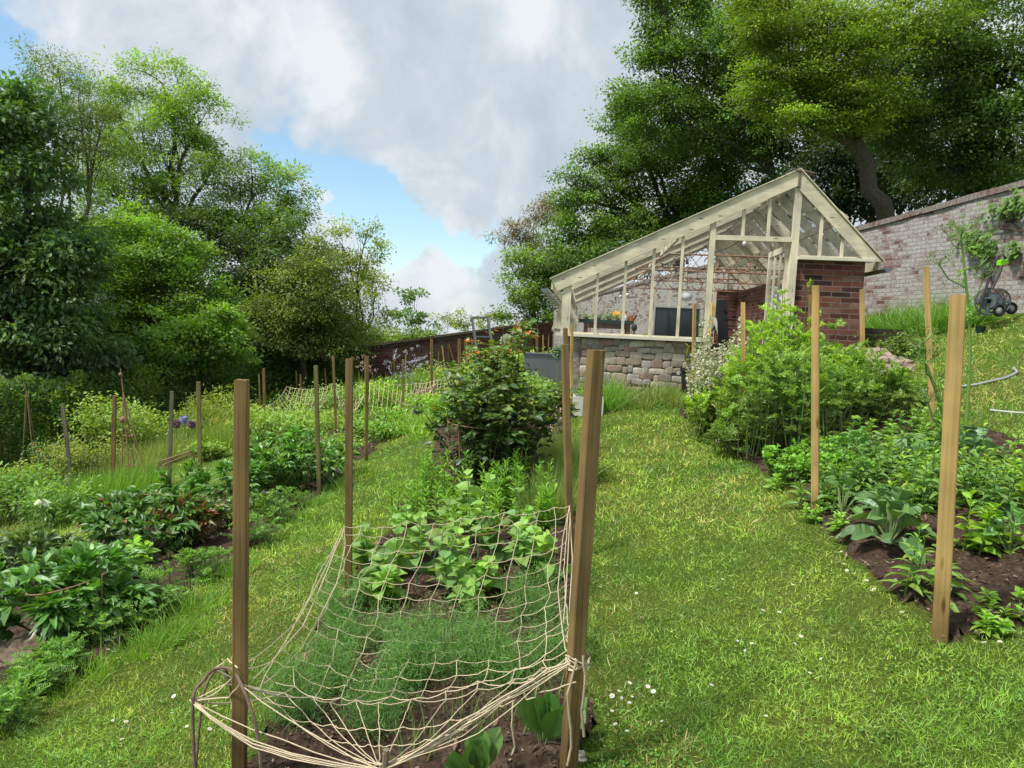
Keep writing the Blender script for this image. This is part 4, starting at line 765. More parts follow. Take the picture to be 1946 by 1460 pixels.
tree('pale wispy shrubs with bare stems behind the middle of the dark wall', B(44, (850, 612, 26, 18), (882, 600, 18, 30), (905, 625, 44, 16), (830, 636, 60, 16), (735, 645, 40, 18), (945, 612, 34, 18)), .16, 1.7, (.12, .19, .06), r=.05, twigs=2, cs=.35, name='shrub', cat='shrub')
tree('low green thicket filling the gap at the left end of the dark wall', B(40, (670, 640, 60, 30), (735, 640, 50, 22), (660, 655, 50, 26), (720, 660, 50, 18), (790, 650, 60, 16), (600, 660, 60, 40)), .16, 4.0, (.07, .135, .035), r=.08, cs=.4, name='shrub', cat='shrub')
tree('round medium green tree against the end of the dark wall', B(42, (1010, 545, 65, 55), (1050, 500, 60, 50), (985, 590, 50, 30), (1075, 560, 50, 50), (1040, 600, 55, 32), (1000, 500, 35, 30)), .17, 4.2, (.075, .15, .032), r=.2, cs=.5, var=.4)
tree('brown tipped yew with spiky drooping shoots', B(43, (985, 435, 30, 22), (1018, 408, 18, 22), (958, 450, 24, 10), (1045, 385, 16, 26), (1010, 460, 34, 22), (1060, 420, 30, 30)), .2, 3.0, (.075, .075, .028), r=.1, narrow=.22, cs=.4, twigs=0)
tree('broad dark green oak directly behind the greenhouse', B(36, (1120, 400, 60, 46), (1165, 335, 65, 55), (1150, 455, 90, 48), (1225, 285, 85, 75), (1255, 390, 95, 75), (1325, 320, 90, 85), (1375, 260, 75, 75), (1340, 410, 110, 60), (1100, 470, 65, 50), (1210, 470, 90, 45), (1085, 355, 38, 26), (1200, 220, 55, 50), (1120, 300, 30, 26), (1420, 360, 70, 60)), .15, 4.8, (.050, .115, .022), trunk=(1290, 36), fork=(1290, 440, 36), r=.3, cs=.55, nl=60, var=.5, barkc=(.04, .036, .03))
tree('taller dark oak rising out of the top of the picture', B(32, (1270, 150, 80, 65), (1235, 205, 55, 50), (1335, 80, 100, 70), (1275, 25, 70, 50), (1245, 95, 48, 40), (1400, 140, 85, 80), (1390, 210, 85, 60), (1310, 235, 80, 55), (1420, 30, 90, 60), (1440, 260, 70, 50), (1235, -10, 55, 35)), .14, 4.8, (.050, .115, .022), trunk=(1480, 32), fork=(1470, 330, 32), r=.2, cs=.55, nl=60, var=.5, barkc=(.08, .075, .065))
tree('sunlit yellow green beech with layered drooping boughs', B(20.5, (1530, 50, 110, 50), (1600, 120, 115, 45), (1500, 140, 85, 36), (1570, 195, 110, 38), (1660, 50, 100, 60), (1450, 60, 55, 35), (1520, 240, 85, 26), (1650, 190, 90, 42), (1440, 190, 45, 26), (1750, 30, 90, 45), (1600, 240, 60, 24), (1480, 0, 90, 30)), .085, 5.0, (.075, .145, .018), trunk=(1742, 22), fork=(1622, 268, 21), r=.30, flat=.2, cs=.5, nl=70, dark=.75, var=.45, barkc=(.085, .07, .055))  # yellow of the sunlit boughs is put into the leaf colour
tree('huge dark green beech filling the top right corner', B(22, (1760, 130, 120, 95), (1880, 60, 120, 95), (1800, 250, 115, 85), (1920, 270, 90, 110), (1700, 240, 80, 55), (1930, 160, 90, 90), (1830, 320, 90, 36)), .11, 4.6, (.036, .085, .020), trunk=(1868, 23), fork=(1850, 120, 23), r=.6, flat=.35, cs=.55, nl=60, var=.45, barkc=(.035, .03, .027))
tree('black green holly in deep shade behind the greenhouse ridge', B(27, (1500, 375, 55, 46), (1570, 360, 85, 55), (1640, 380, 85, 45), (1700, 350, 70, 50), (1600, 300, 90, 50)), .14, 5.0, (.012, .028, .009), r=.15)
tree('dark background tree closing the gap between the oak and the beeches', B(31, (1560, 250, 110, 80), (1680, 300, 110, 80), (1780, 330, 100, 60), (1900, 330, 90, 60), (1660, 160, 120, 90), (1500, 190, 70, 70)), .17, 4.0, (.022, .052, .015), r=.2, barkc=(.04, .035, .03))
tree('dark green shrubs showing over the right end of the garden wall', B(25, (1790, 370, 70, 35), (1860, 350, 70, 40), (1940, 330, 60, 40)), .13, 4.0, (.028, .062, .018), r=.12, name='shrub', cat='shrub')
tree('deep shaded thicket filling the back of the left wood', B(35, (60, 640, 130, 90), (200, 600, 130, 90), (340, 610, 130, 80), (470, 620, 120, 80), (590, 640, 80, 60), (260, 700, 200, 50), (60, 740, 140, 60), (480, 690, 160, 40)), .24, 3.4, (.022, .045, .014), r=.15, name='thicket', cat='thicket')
# hedge
hg = thing('hedge', 'long loose dark green hedge along the foot of the left wood', 'hedge', gp(-10.6, 19))
hp = np.array([(-15, 11.5), (-12, 14.2), (-11, 17), (-10.6, 20), (-9.9, 25), (-9.1, 31), (-8.6, 35.5)])
def hedge():
    n = 105000; s_ = rs.uniform(0, 1, n)**1.1*(len(hp)-1); i_ = np.minimum(s_.astype(int), len(hp)-2); f = (s_-i_)[:, None]
    c = hp[i_]*(1-f)+hp[i_+1]*f; th = rs.uniform(-.15, PI, n); w = .85; h = 1.75
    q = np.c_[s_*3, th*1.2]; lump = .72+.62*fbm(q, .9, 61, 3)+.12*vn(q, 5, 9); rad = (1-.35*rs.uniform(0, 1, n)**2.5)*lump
    d = nrm(np.gradient(hp, axis=0))[i_]; nx_, ny_ = d[:, 1], -d[:, 0]
    P = np.c_[c[:, 0]+nx_*np.cos(th)*w*rad, c[:, 1]+ny_*np.cos(th)*w*rad, gz(c[:, 0], c[:, 1])+.15+np.maximum(np.sin(th), -.2)*h*rad]
    D = nrm(np.c_[nx_*np.cos(th), ny_*np.cos(th), np.sin(th)-.3]+rs.normal(size=(n, 3))*.6)
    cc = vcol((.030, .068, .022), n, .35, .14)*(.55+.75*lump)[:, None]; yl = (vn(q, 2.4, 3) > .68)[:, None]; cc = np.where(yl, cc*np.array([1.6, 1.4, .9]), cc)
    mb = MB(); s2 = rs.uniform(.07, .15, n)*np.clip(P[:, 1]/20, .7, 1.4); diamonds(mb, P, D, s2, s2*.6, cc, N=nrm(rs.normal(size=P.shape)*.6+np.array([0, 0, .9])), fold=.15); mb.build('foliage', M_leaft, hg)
    mb = MB()
    for k in range(120):
        j = rs.randint(n); limb(mb, (c[j, 0], c[j, 1], gz(c[j:j+1, 0], c[j:j+1, 1])[0]-.1), P[j], .02, .005, .1, (.07, .055, .04), 5, 4)
    mb.build('stem', M_bark, hg)
hedge()
# ================================================================== stakes
def mkstake(w, Lh):
    mb = MB(); k = 9; zs = np.linspace(0, 1, k)*Lh; V = []
    for i, z in enumerate(zs):
        b_ = w/2*(.94 if i in (k-1,) else 1); ox, oy = rs.uniform(-.0012, .0012, 2); ch = .12
        for x, y in ((-1+ch, -1), (1-ch, -1), (1, -1+ch), (1, 1-ch), (1-ch, 1), (-1+ch, 1), (-1, 1-ch), (-1, -1+ch)): V.append((x*b_+ox, y*b_+oy, z+(rs.uniform(-.002, .002) if i == k-1 else 0)))
    Fq = [(i*8+j, i*8+(j+1) % 8, (i+1)*8+(j+1) % 8, (i+1)*8+j) for i in range(k-1) for j in range(8)]
    mb.add(V, Fq); n0 = len(V); mb.add([V[-8+j] for j in range(8)]+[(0, 0, V[-1][2])], [(j, (j+1) % 8, 8) for j in range(8)]); return mb
ST = [  # top x,y  base x,y  exposed length, width, yaw, wood, label
 (460, 722, 455, 1500, 1.5, .046, .12, 'a', 'thick wooden stake nearest the camera at the front left corner of the netted bed'),
 (1133, 665, 1080, 1470, 1.5, .050, .35, 'a', 'thick leaning wooden stake at the front right corner of the netted bed, tied with twine'),
 (664, 682, 662, 1130, 1.5, .044, .1, 'a', 'upright wooden stake holding the back left corner of the front net'),
 (1073, 655, 1084, 1080, 1.5, .043, .2, 'a', 'wooden stake holding the back right corner of the front net'),
 (1821, 561, 1785, 1222, 1.5, .062, -.55, 'y', 'thick rough sawn yellow stake nearest the camera in the right hand bed'),
 (1550, 543, 1549, 980, 1.5, .046, -.5, 'y', 'pale upright stake at the left edge of the right bed, beside the feathery plants'),
 (1760, 507, 1772, 812, 1.5, .052, -.5, 'y', 'yellow stake on the far side of the right bed with the tall umbel plant'),
 (1412, 575, 1412, 850, 1.5, .046, -.3, 'y', 'yellow stake in the middle of the feathery green plants'),
 (1638, 550, 1640, 790, 1.5, .05, -.3, 'y', 'yellow stake in front of the right edge of the brick pier'),
 (1541, 560, 1536, 770, 1.4, .045, .3, 'a', 'brownish stake half hidden just behind the pale upright stake'),
 (1320, 578, 1316, 800, 1.5, .040, .2, 'y', 'thin stake standing in front of the blackboard and the cream flower spires'),
 (1074, 624, 1080, 860, 1.5, .052, .2, 'a', 'wooden stake leaning left below the greenhouse corner'),
 (1087, 618, 1086, 830, 1.5, .036, .2, 'y', 'thin upright stake crossing the left end of the greenhouse sill'),
 (600, 695, 607, 940, 1.5, .046, .1, 'g', 'stake in front of the large peony bush with grass at its foot'),
 (698, 677, 696, 880, 1.5, .046, .3, 'a', 'leaning stake at the near corner of the second netted bed'),
 (377, 726, 381, 930, 1.5, .050, .2, 'g', 'green tinged stake beside the rusty wire frame'),
 (327, 744, 321, 935, 1.5, .048, .2, 'G', 'weathered grey stake just left of the green tinged one'),
 (218, 752, 214, 945, 1.5, .050, .2, 'a', 'brown stake beside the rusty obelisk'),
 (119, 767, 137, 930, 1.4, .050, .3, 'G', 'brown grey stake leaning left among the orange roses'),
 (0, 784, 5, 905, 1.4, .058, .2, 'a', 'stake cut by the left edge of the picture'),
 (633, 676, 639, 822, 1.4, .044, .2, 'a', 'tall stake left of the second netted bed'),
 (766, 684, 766, 812, 1.35, .044, .2, 'g', 'stake at the near right corner of the second netted bed'),
 (501, 700, 504, 822, 1.4, .052, .2, 'a', 'stake at the near left corner of the farthest left net'),
 (492, 711, 495, 806, 1.2, .034, .2, 'a', 'thin stake touching the left side of the net corner stake'),
 (509, 712, 510, 752, 1.2, .05, .2, 'a', 'short looking far stake right of the net corner stake'),
 (820, 644, 821, 756, 1.4, .060, .2, 'a', 'tall stake in front of the middle of the dark wall'),
 (873, 644, 874, 768, 1.4, .064, .2, 'a', 'broad stake behind the rose bush on its left side'),
 (340, 740, 342, 792, 1.1, .055, .3, 'a', 'thin far stake right of the weathered grey one'),
 (436, 726, 436, 768, 1.1, .06, .3, 'g', 'thin far stake behind the pale bamboo like shrub'),
 (85, 812, 85, 840, .5, .05, .3, 'G', 'short thick post stub beside the bean tripod'),
 (1302, 768, 1302, 802, .24, .022, .2, 'd', 'short dark peg at the corner of the lawn below the cream flower spires')]
far = [(748, 668, 750, 734), (693, 674, 695, 750), (804, 672, 803, 722), (797, 666, 797, 720), (771, 675, 771, 735), (834, 668, 833, 718), (840, 657, 848, 718), (852, 656, 852, 705), (853, 654, 867, 704), (883, 644, 887, 708), (887, 652, 888, 706), (896, 643, 901, 712), (899, 646, 900, 700),
 (542, 704, 546, 742), (545, 713, 546, 745), (563, 704, 565, 772), (571, 712, 572, 800), (617, 700, 623, 764), (644, 689, 642, 738), (963, 636, 963, 690), (969, 635, 970, 680), (978, 637, 978, 690), (1022, 625, 1022, 672), (1019, 636, 1020, 675), (1032, 637, 1033, 675), (1043, 637, 1042, 670)]
ordn = ['first', 'second', 'third', 'fourth', 'fifth', 'sixth', 'seventh', 'eighth', 'ninth', 'tenth', 'eleventh', 'twelfth', 'thirteenth', 'fourteenth', 'fifteenth', 'sixteenth', 'seventeenth', 'eighteenth', 'nineteenth', 'twentieth', 'twenty-first', 'twenty-second', 'twenty-third', 'twenty-fourth', 'twenty-fifth', 'twenty-sixth']
for i, q in enumerate(sorted(far)): ST.append((*q, 1.3, .045, .3, 'a' if i % 4 else 'y', '%s from the left of the thin far stakes before the wall' % ordn[i]))
M_st = {'a': M_wood, 'y': woodmat('stake_wood_pale', (.36, .235, .08), (.54, .38, .155), scale=.9, foot=True), 'g': woodmat('stake_wood_green', (.15, .13, .05), (.27, .225, .10), foot=True), 'G': M_woodg, 'd': plain('dark_wood', (.03, .025, .02))}
TOP = {}
for i, (x1, y1, x2, y2, H, w, yaw, mt, lb) in enumerate(ST):
    s1, s0 = ray(x1, y1)[2], ray(x2, y2)[2]; Yd = H/(s1-s0)
    if Yd > 34: Yd = 30+rs.uniform(0, 4)
    if mt == 'd': Yd = 9.0
    T_ = at(x1, y1, Yd); Bp = at(x2, y2, Yd); g_ = gp(Bp[0], Bp[1])[2]; Bp = T_+(Bp-T_)*((T_[2]-g_)/(T_[2]-Bp[2]))
    d = T_-Bp; Ln = np.linalg.norm(d); u = d/Ln; Bp = Bp-u*.25; Ln += .25
    wpx = {0: w}.get(1, w); o = mkstake(wpx, Ln).build('stake', M_st[mt]); q = Vector((0, 0, 1)).rotation_difference(Vector(u.tolist())); o.rotation_mode = 'QUATERNION'
    from mathutils import Quaternion
    o.rotation_quaternion = q @ Quaternion((0, 0, 1), yaw); o.location = Bp.tolist(); tag(o, lb, 'stake', 'wooden stakes holding nets and marking beds'); TOP[i] = (T_, Bp, u, Yd)
# ================================================================== nets
JC = np.array([.60, .50, .34])
def strand(mb, pts, r, sag=0, sides=4, c=JC, sub=3):
    pts = [np.asarray(p) for p in pts]; out = []
    for a, b in zip(pts, pts[1:]):
        Ls = np.linalg.norm(b-a)
        for t in np.linspace(0, 1, sub+1)[:-1]: out.append(a*(1-t)+b*t-np.array([0, 0, 1])*sag*Ls*4*t*(1-t)+rs.normal(size=3)*.0012)
    out.append(pts[-1]); mb.tube(out, r, sides, c*rs.uniform(.85, 1.15), cap=False)
def coons(BL, BR, FL, FR, nx_, ny_, back, front, left, right, sag):
    g = np.zeros((ny_+1, nx_+1, 3))
    for j in range(ny_+1):
        for i in range(nx_+1):
            s_, t = i/nx_, j/ny_
            p = (1-t)*back(s_)+t*front(s_)+(1-s_)*left(t)+s_*right(t)-((1-s_)*(1-t)*BL+s_*(1-t)*BR+(1-s_)*t*FL+s_*t*FR)
            p = p-np.array([0, 0, sag*math.sin(PI*s_)**.8*math.sin(PI*min(t, 1))**.8]); g[j, i] = p+rs.normal(size=3)*(.010 if 0 < i < nx_ else .003)
    return g
def onstake(i, zrel):  # point on stake i where its height is fraction along exposed part
    T_, B_, u, Yd = TOP[i]; return T_-u*zrel
def curve(*pts):
    P = np.array(pts)
    def f(t):
        k = t*(len(P)-1); i = min(int(k), len(P)-2); f_ = k-i
        a = P[max(i-1, 0)]; b = P[i]; c = P[i+1]; d = P[min(i+2, len(P)-1)]
        return .5*((2*b)+(-a+c)*f_+(2*a-5*b+4*c-d)*f_*f_+(-a+3*b-3*c+d)*f_**3)
    return f
BL = at(655, 1002, 4.36); BR = at(1082, 962, 4.62); FL = at(492, 1308, 2.62); FR = at(1086, 1252, 2.42); PEG = at(722, 1462, 2.28)
net1 = thing('jute_net', 'knotted jute net sagging over the near bed between four thick stakes', 'net', PEG)
back = curve(BL, at(760, 1000, 4.45)-np.array([0, 0, .0]), at(900, 982, 4.5), at(1000, 972, 4.55), BR); front = curve(FL, at(570, 1322, 2.66), at(640, 1333, 2.62), at(710, 1333, 2.55), at(800, 1325, 2.55), at(900, 1312, 2.52), at(1000, 1290, 2.46), FR)
left = curve(BL, at(610, 1085, 3.85), at(560, 1185, 3.2), FL); right = curve(BR, at(1073, 1080, 3.7), at(1080, 1180, 2.9), FR)
g = coons(BL, BR, FL, FR, 11, 14, back, front, left, right, .11)
mb = MB()
for j in range(15): strand(mb, g[j], .0019, .10)
for i in range(12): strand(mb, g[:, i], .0019, .02)
for j in range(15):
    for i in range(12):
        if rs.uniform() < .5: mb.sphere(g[j, i], .0036, JC*.9, 5, 4)
mb.build('mesh_panel', M_jute, net1)
mb = MB()
for i in range(12):   # radial strands gathered at the peg
    a = g[14, i]; m_ = (a+PEG)/2-np.array([0, 0, .05*(abs(i-5)/6)])+np.array([0, -.04, 0])*(i > 6)
    strand(mb, [a, a*.6+m_*.4, m_, m_*.3+PEG*.7, PEG+rs.normal(size=3)*.008], .0017, .03)
for t in (.3, .55, .8): strand(mb, [g[14, i]*(1-t)+PEG*t-np.array([0, 0, .03]) for i in range(0, 12)], .0018, .12)
strand(mb, [BL, BL+np.array([-.01, -.03, .0]), at(628, 1060, 3.95), at(565, 1180, 3.15), at(478, 1255, 2.56), at(455, 1262, 2.5)], .003, .01)
strand(mb, [BL, at(640, 1040, 4.05), at(575, 1190, 3.2), at(480, 1292, 2.6)], .003, .01); strand(mb, [BL, at(655, 1040, 4.3), at(640, 1110, 3.7), at(570, 1235, 3.1), at(500, 1300, 2.62)], .0028, .02)
strand(mb, [BR, at(1088, 1060, 4.0), at(1082, 1160, 3.0), at(1092, 1245, 2.42), at(1108, 1248, 2.38)], .003, .01)
strand(mb, [at(1084, 975, 4.6), at(1077, 1100, 3.5), at(1070, 1200, 2.8), at(1092, 1250, 2.42)], .0028, .01); strand(mb, [BR, at(1070, 1020, 4.2), at(1060, 1120, 3.4), at(1075, 1235, 2.5), at(1092, 1252, 2.42)], .0026, .01)
for k in range(4): # edge rope from peg to right stake
    strand(mb, [PEG+rs.normal(size=3)*.01, at(800+k*4, 1432-k*6, 2.3), at(880, 1385-k*6, 2.34), at(955, 1335-k*3, 2.36), at(1040, 1290-k*6, 2.4), at(1095, 1252, 2.37)], .0026, .02)
strand(mb, [at(1000, 1305, 2.4), at(1005, 1290, 2.4), at(1022, 1300, 2.4), at(1018, 1325, 2.4), at(1000, 1330, 2.4), at(995, 1312, 2.4)], .0025)
strand(mb, [at(1018, 1318, 2.4), at(1060, 1308, 2.38), at(1095, 1296, 2.36)], .0025); strand(mb, [at(975, 1335, 2.36), at(972, 1380, 2.36), at(978, 1420, 2.36), at(972, 1435, 2.36)], .0028)
# hank wound round the right stake, with hanging ends
for k in range(5): c0 = at(1098, 1248+k*4, 2.40); strand(mb, [c0+np.array([.042*math.cos(t), .042*math.sin(t), .012*math.sin(2*t+k)]) for t in np.linspace(0, 2*PI, 9)], .0032)
strand(mb, [at(1108, 1246, 2.36), at(1112, 1300, 2.35), at(1106, 1350, 2.36), at(1110, 1400, 2.36)], .005, c=JC*.62); strand(mb, [at(1096, 1255, 2.35), at(1078, 1320, 2.34), at(1086, 1420, 2.34), at(1078, 1455, 2.34)], .0045, c=JC*.7)
# ties to the bent cane hoop
H1 = at(366, 1332, 2.45); H2 = at(408, 1272, 2.55); H3 = at(456, 1300, 2.42)
for a, bl in ((H2, [FL, g[12, 0], g[14, 1]]), (H1, [at(440, 1290, 2.5), g[14, 1], PEG]), (H3, [g[14, 0], g[14, 2], PEG, at(560, 1345, 2.5)])):
    for b in bl: strand(mb, [a, (a+b)/2-np.array([0, 0, .02]), b], .0025, .03)
for k in range(4): strand(mb, [H1+rs.normal(size=3)*.004, at(400, 1360+k*2, 2.4), at(480, 1408+k*4, 2.35), at(590, 1440+k*3, 2.3), PEG], .0026, .02)
strand(mb, [H2, at(432, 1253, 2.52), at(452, 1270, 2.42)], .0026); strand(mb, [H1, at(435, 1325, 2.45), H3], .0026); strand(mb, [H1, at(430, 1300, 2.5), at(500, 1312, 2.6)], .0026)
mb.build('edge_twine', M_jute, net1)
hoop = thing('cane_hoop', 'pair of bent brown canes forming a low hoop round the nearest left stake', 'hoop', gp(*at(372, 1460, 2.42)[:2]))
for pts_, r_ in (([(372, 1500, 2.40), (366, 1335, 2.44), (385, 1295, 2.5), (408, 1272, 2.54), (440, 1272, 2.48), (458, 1300, 2.42), (478, 1350, 2.38), (490, 1400, 2.36), (497, 1470, 2.34)], .0062), ([(372, 1460, 2.5), (385, 1330, 2.52), (405, 1280, 2.56), (428, 1273, 2.6), (438, 1310, 2.62), (448, 1370, 2.62), (468, 1470, 2.6)], .005)):
    f = curve(*[at(*q) for q in pts_]); mb = MB(); mb.tube([f(t) for t in np.linspace(0, 1, 30)], r_, 7, (.17, .12, .085)); mb.build('cane', M_bark, hoop)
mb = MB(); mb.tube([PEG-np.array([0, 0, .25]), PEG+np.array([.02, 0, .07])], .011, 7, (.2, .16, .1)); tag(mb.build('net_peg', M_bark, org=PEG-np.array([0, 0, .25])), 'short cane peg gathering the front of the near net at soil level', 'peg')
def smallnet(cs, nx_, ny_, sag, r, label):
    BL, BR, FR, FL = [at(*q) for q in cs]; t = thing('jute_net', label, 'net', FL, 'jute nets in the far beds')
    sg = lambda a, b, s_: (lambda t: a*(1-t)+b*t-np.array([0, 0, s_])*4*t*(1-t))
    g = coons(BL, BR, FL, FR, nx_, ny_, sg(BL, BR, .12), sg(FL, FR, .22), sg(BL, FL, .12), sg(BR, FR, .12), sag); mb = MB()
    for j in range(ny_+1): strand(mb, g[j], r, .06, 3, JC*1.15, 2)
    for i in range(nx_+1): strand(mb, g[:, i], r, .02, 3, JC*1.15, 2)
    mb.build('mesh_panel', M_jute, t)
smallnet([(704, 722, 15), (835, 720, 15.5), (767, 790, 13.6), (698, 780, 10.2)], 15, 13, .35, .0034, 'sagging jute net hung between stakes left of the rose bush')
smallnet([(545, 735, 19), (640, 728, 19), (597, 765, 14.5), (505, 770, 15.3)], 12, 12, .4, .005, 'farthest left jute net looped between thin stakes')
smallnet([(640, 730, 18), (690, 728, 17), (692, 752, 14), (634, 748, 13.2)], 8, 10, .25, .004, 'small jute net strip behind the tall stake')
smallnet([(790, 728, 17), (872, 700, 18), (872, 745, 15), (770, 765, 13.8)], 12, 12, .1, .0045, 'taut pale jute net rising to the broad stake behind the rose bush')
smallnet([(1000, 745, 12), (1072, 735, 9.5), (1078, 782, 7.8), (985, 800, 9.5)], 12, 12, .08, .0035, 'bunched jute net between the rose bush and the white sink')
mb = MB(); strand(mb, [at(1316, 690, 8.9), at(1330, 740, 8.6), at(1360, 775, 8), at(1385, 800, 7.4)], .006); strand(mb, [at(1317, 692, 8.9), at(1336, 750, 8.6), at(1370, 790, 8), at(1400, 830, 7.3)], .005); tag(mb.build('jute_net', M_jute, org=at(1316, 690, 8.9)), 'loose jute rope hanging from the thin stake over the feathery plants', 'net')
mb = MB(); strand(mb, [at(60, 948, 10.6), at(140, 946, 10.6), at(210, 940, 10.5), at(300, 925, 10.5), at(330, 910, 10.4)], .008, .05); strand(mb, [at(60, 942, 10.6), at(150, 951, 10.6), at(200, 946, 10.5), at(310, 930, 10.5)], .007, .05); tag(mb.build('twine', M_jute, org=at(60, 948, 10.6)), 'low twine line strung past the foot of the brown stake on the left', 'twine')
# ================================================================== plants
def up(n, tilt, rnd=rs):
    th = rnd.uniform(0, 2*PI, n); t = np.abs(rnd.normal(0, tilt, n)); return np.stack([np.sin(t)*np.cos(th), np.sin(t)*np.sin(th), np.cos(t)], -1)
class BS:
    def __init__(s): s.items = []
    def new(s): s.items.append(MB()); return s.items[-1]
def plant(name, label, cat, base, group, parts):
    """parts: list of (name, MB, material)"""
    parts = [q for p in parts for q in ([(p[0], m_, p[2]) for m_ in p[1].items] if isinstance(p[1], BS) else [p]) if q[1].n]
    if len(parts) == 1:
        o = parts[0][1].build(name, parts[0][2], org=base); return tag(o, label, cat, group)
    t = thing(name, label, cat, base, group)
    for n_, m_, mt in parts: m_.build(n_, mt, t)
    return t
def stemset(mb, base, n, R_, H, tilt=.35, r=.004, c=(.10, .17, .04), spread=.3, top=.4):
    """curved stems; returns list of polylines"""
    out = []
    for k in range(n):
        th = rs.uniform(0, 2*PI); a = R_*spread*math.sqrt(rs.uniform()); e = R_*math.sqrt(rs.uniform(.02, 1)); h = H*rs.uniform(.7, 1.0)*(1-.35*(e/R_)**2)
        p0 = base+np.array([a*math.cos(th), a*math.sin(th), 0]); p2 = base+np.array([e*math.cos(th+rs.normal()*.2), e*math.sin(th+rs.normal()*.2), h]); p1 = (p0+p2)/2+np.array([0, 0, h*.18])
        t = np.linspace(0, 1, 6)[:, None]; P = p0*(1-t)**2+2*p1*t*(1-t)+p2*t*t; mb.tube(P, np.linspace(r, r*.5, 6), 4, c, cap=False); out.append(P)
    return out
def peony(label, px, py, R_, H, n=30, c=(.045, .125, .028), red=0, Lf=.13, flowers=None, group='peonies in the left bed'):
    b = G(px, py) if not isinstance(px, np.ndarray) else px
    sm = MB(); lm = MB(); st = stemset(sm, b, n, R_, H, r=.005, c=(.09, .12, .035)); P = []; D = []
    for s_ in st:
        for k, t in ((2, .5), (3, .7), (4, .85), (5, 1), (5, 1)):
            for _ in range(2):
                d = nrm((s_[k]-s_[0])*np.array([1, 1, .25])+rs.normal(size=3)*.35*R_+np.array([0, 0, .06]))
                q = s_[k]; e = q+d*.07*rs.uniform(.6, 1.2); sm.tube([q, e], .0022, 3, (.09, .13, .04), cap=False)
                for a_ in (-.9, -.4, 0, .4, .9)[:5]:
                    ca, sa = math.cos(a_), math.sin(a_); dd = np.array([d[0]*ca-d[1]*sa, d[0]*sa+d[1]*ca, d[2]+.15+rs.normal()*.12]); P.append(e); D.append(dd)
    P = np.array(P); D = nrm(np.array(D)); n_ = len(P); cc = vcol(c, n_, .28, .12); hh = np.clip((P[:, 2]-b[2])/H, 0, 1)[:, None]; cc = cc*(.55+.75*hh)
    if red: k = rs.uniform(size=n_) < red; cc[k] = vcol((.12, .06, .03), k.sum(), .25)
    leaves(lm, P, D, Lf*rs.uniform(.6, 1.15, n_), Lf*.30*rs.uniform(.8, 1.2, n_), cc, 'lance', 4, .35, .28, wav=.02)
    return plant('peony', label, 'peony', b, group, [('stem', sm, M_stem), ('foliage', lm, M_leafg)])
def herb(name, label, cat, b, H, n_lf, Lf, Wf, c, prof='lance', group=None, tilt=.15, seg=4, droop=.5, nst=1, R_=.05, start=.05, mat=None, fold=.2, glossy=False, wav=0, up_=.25, flow=None):
    """upright stems with leaves all the way up"""
    sm = MB(); lm = MB(); fm = BS()
    for s_ in range(nst):
        o_ = b+np.append(rs.normal(size=2)*R_, 0); d = up(1, tilt)[0]; h = H*rs.uniform(.75, 1.05); P_ = np.array([o_+d*h*t+np.append(rs.normal(size=2)*.01*h, 0)*t for t in np.linspace(0, 1, 5)]); sm.tube(P_, np.linspace(.006, .0025, 5)*(H/.5)**.5, 5, np.array(c)*1.1, cap=False)
        t = np.sort(rs.uniform(start, 1, n_lf)); th = np.arange(n_lf)*2.4; Q = np.stack([np.interp(t, np.linspace(0, 1, 5), P_[:, i]) for i in range(3)], -1)
        D = np.stack([np.cos(th), np.sin(th), up_+t*t*1.1+rs.normal(size=n_lf)*.15], -1); k = (1.15-.65*t)*rs.uniform(.75, 1.2, n_lf)
        leaves(lm, Q, D, Lf*k, Wf*k, vcol(c, n_lf, .2, .1)*(.7+.5*t)[:, None], prof, seg, droop, fold, wav=wav)
        if flow: flow(fm, P_[-1], P_)
    return plant(name, label, cat, b, group, [('stem', sm, M_stem), ('foliage', lm, M_leafg if glossy else M_leaf), ('bloom', fm, M_petal)])
def fronds(lm, sm, A, Dv, L_, c, pairs=9, lw=.014, ll=.05, droop=.35, sub=False):
    """feathery pinnate leaves"""
    n = len(A); t = np.linspace(.12, 1, pairs); s_ = nrm(np.cross(Dv, rdir(n, 2.5)))
    for k in range(n): P = A[k]+Dv[k]*L_[k]*np.linspace(0, 1, 4)[:, None]-np.array([0, 0, droop])*L_[k]*(np.linspace(0, 1, 4)**2)[:, None]; sm.tube(P, .0016, 3, c*.9, cap=False)
    Pp = (A[:, None]+Dv[:, None]*L_[:, None, None]*t[None, :, None]-np.array([0, 0, droop])*L_[:, None, None]*(t**2)[None, :, None])
    for sg in (-1, 1):
        D = nrm(s_[:, None]*sg+Dv[:, None]*.7+rs.normal(size=Pp.shape)*.12); P = Pp.reshape(-1, 3); D = D.reshape(-1, 3); k = np.tile(np.sin(PI*np.clip(t, .12, .97))**.7+.15, n)*rs.uniform(.7, 1.2, len(P))
        if sub:
            for a_ in (.0, .3, .6): 
                for s2 in (-1, 1):
                    off = D*(ll*k*a_)[:, None]; D2 = nrm(D+np.repeat(Dv, pairs, 0)*s2*.8+rs.normal(size=D.shape)*.15); diamonds(lm, P+off, D2, ll*k*.55, lw*k, vcol(c, len(P), .25), fold=.1)
        else: diamonds(lm, P, D, ll*k, lw*(.6+k*.5), vcol(c, len(P), .25), fold=.15)
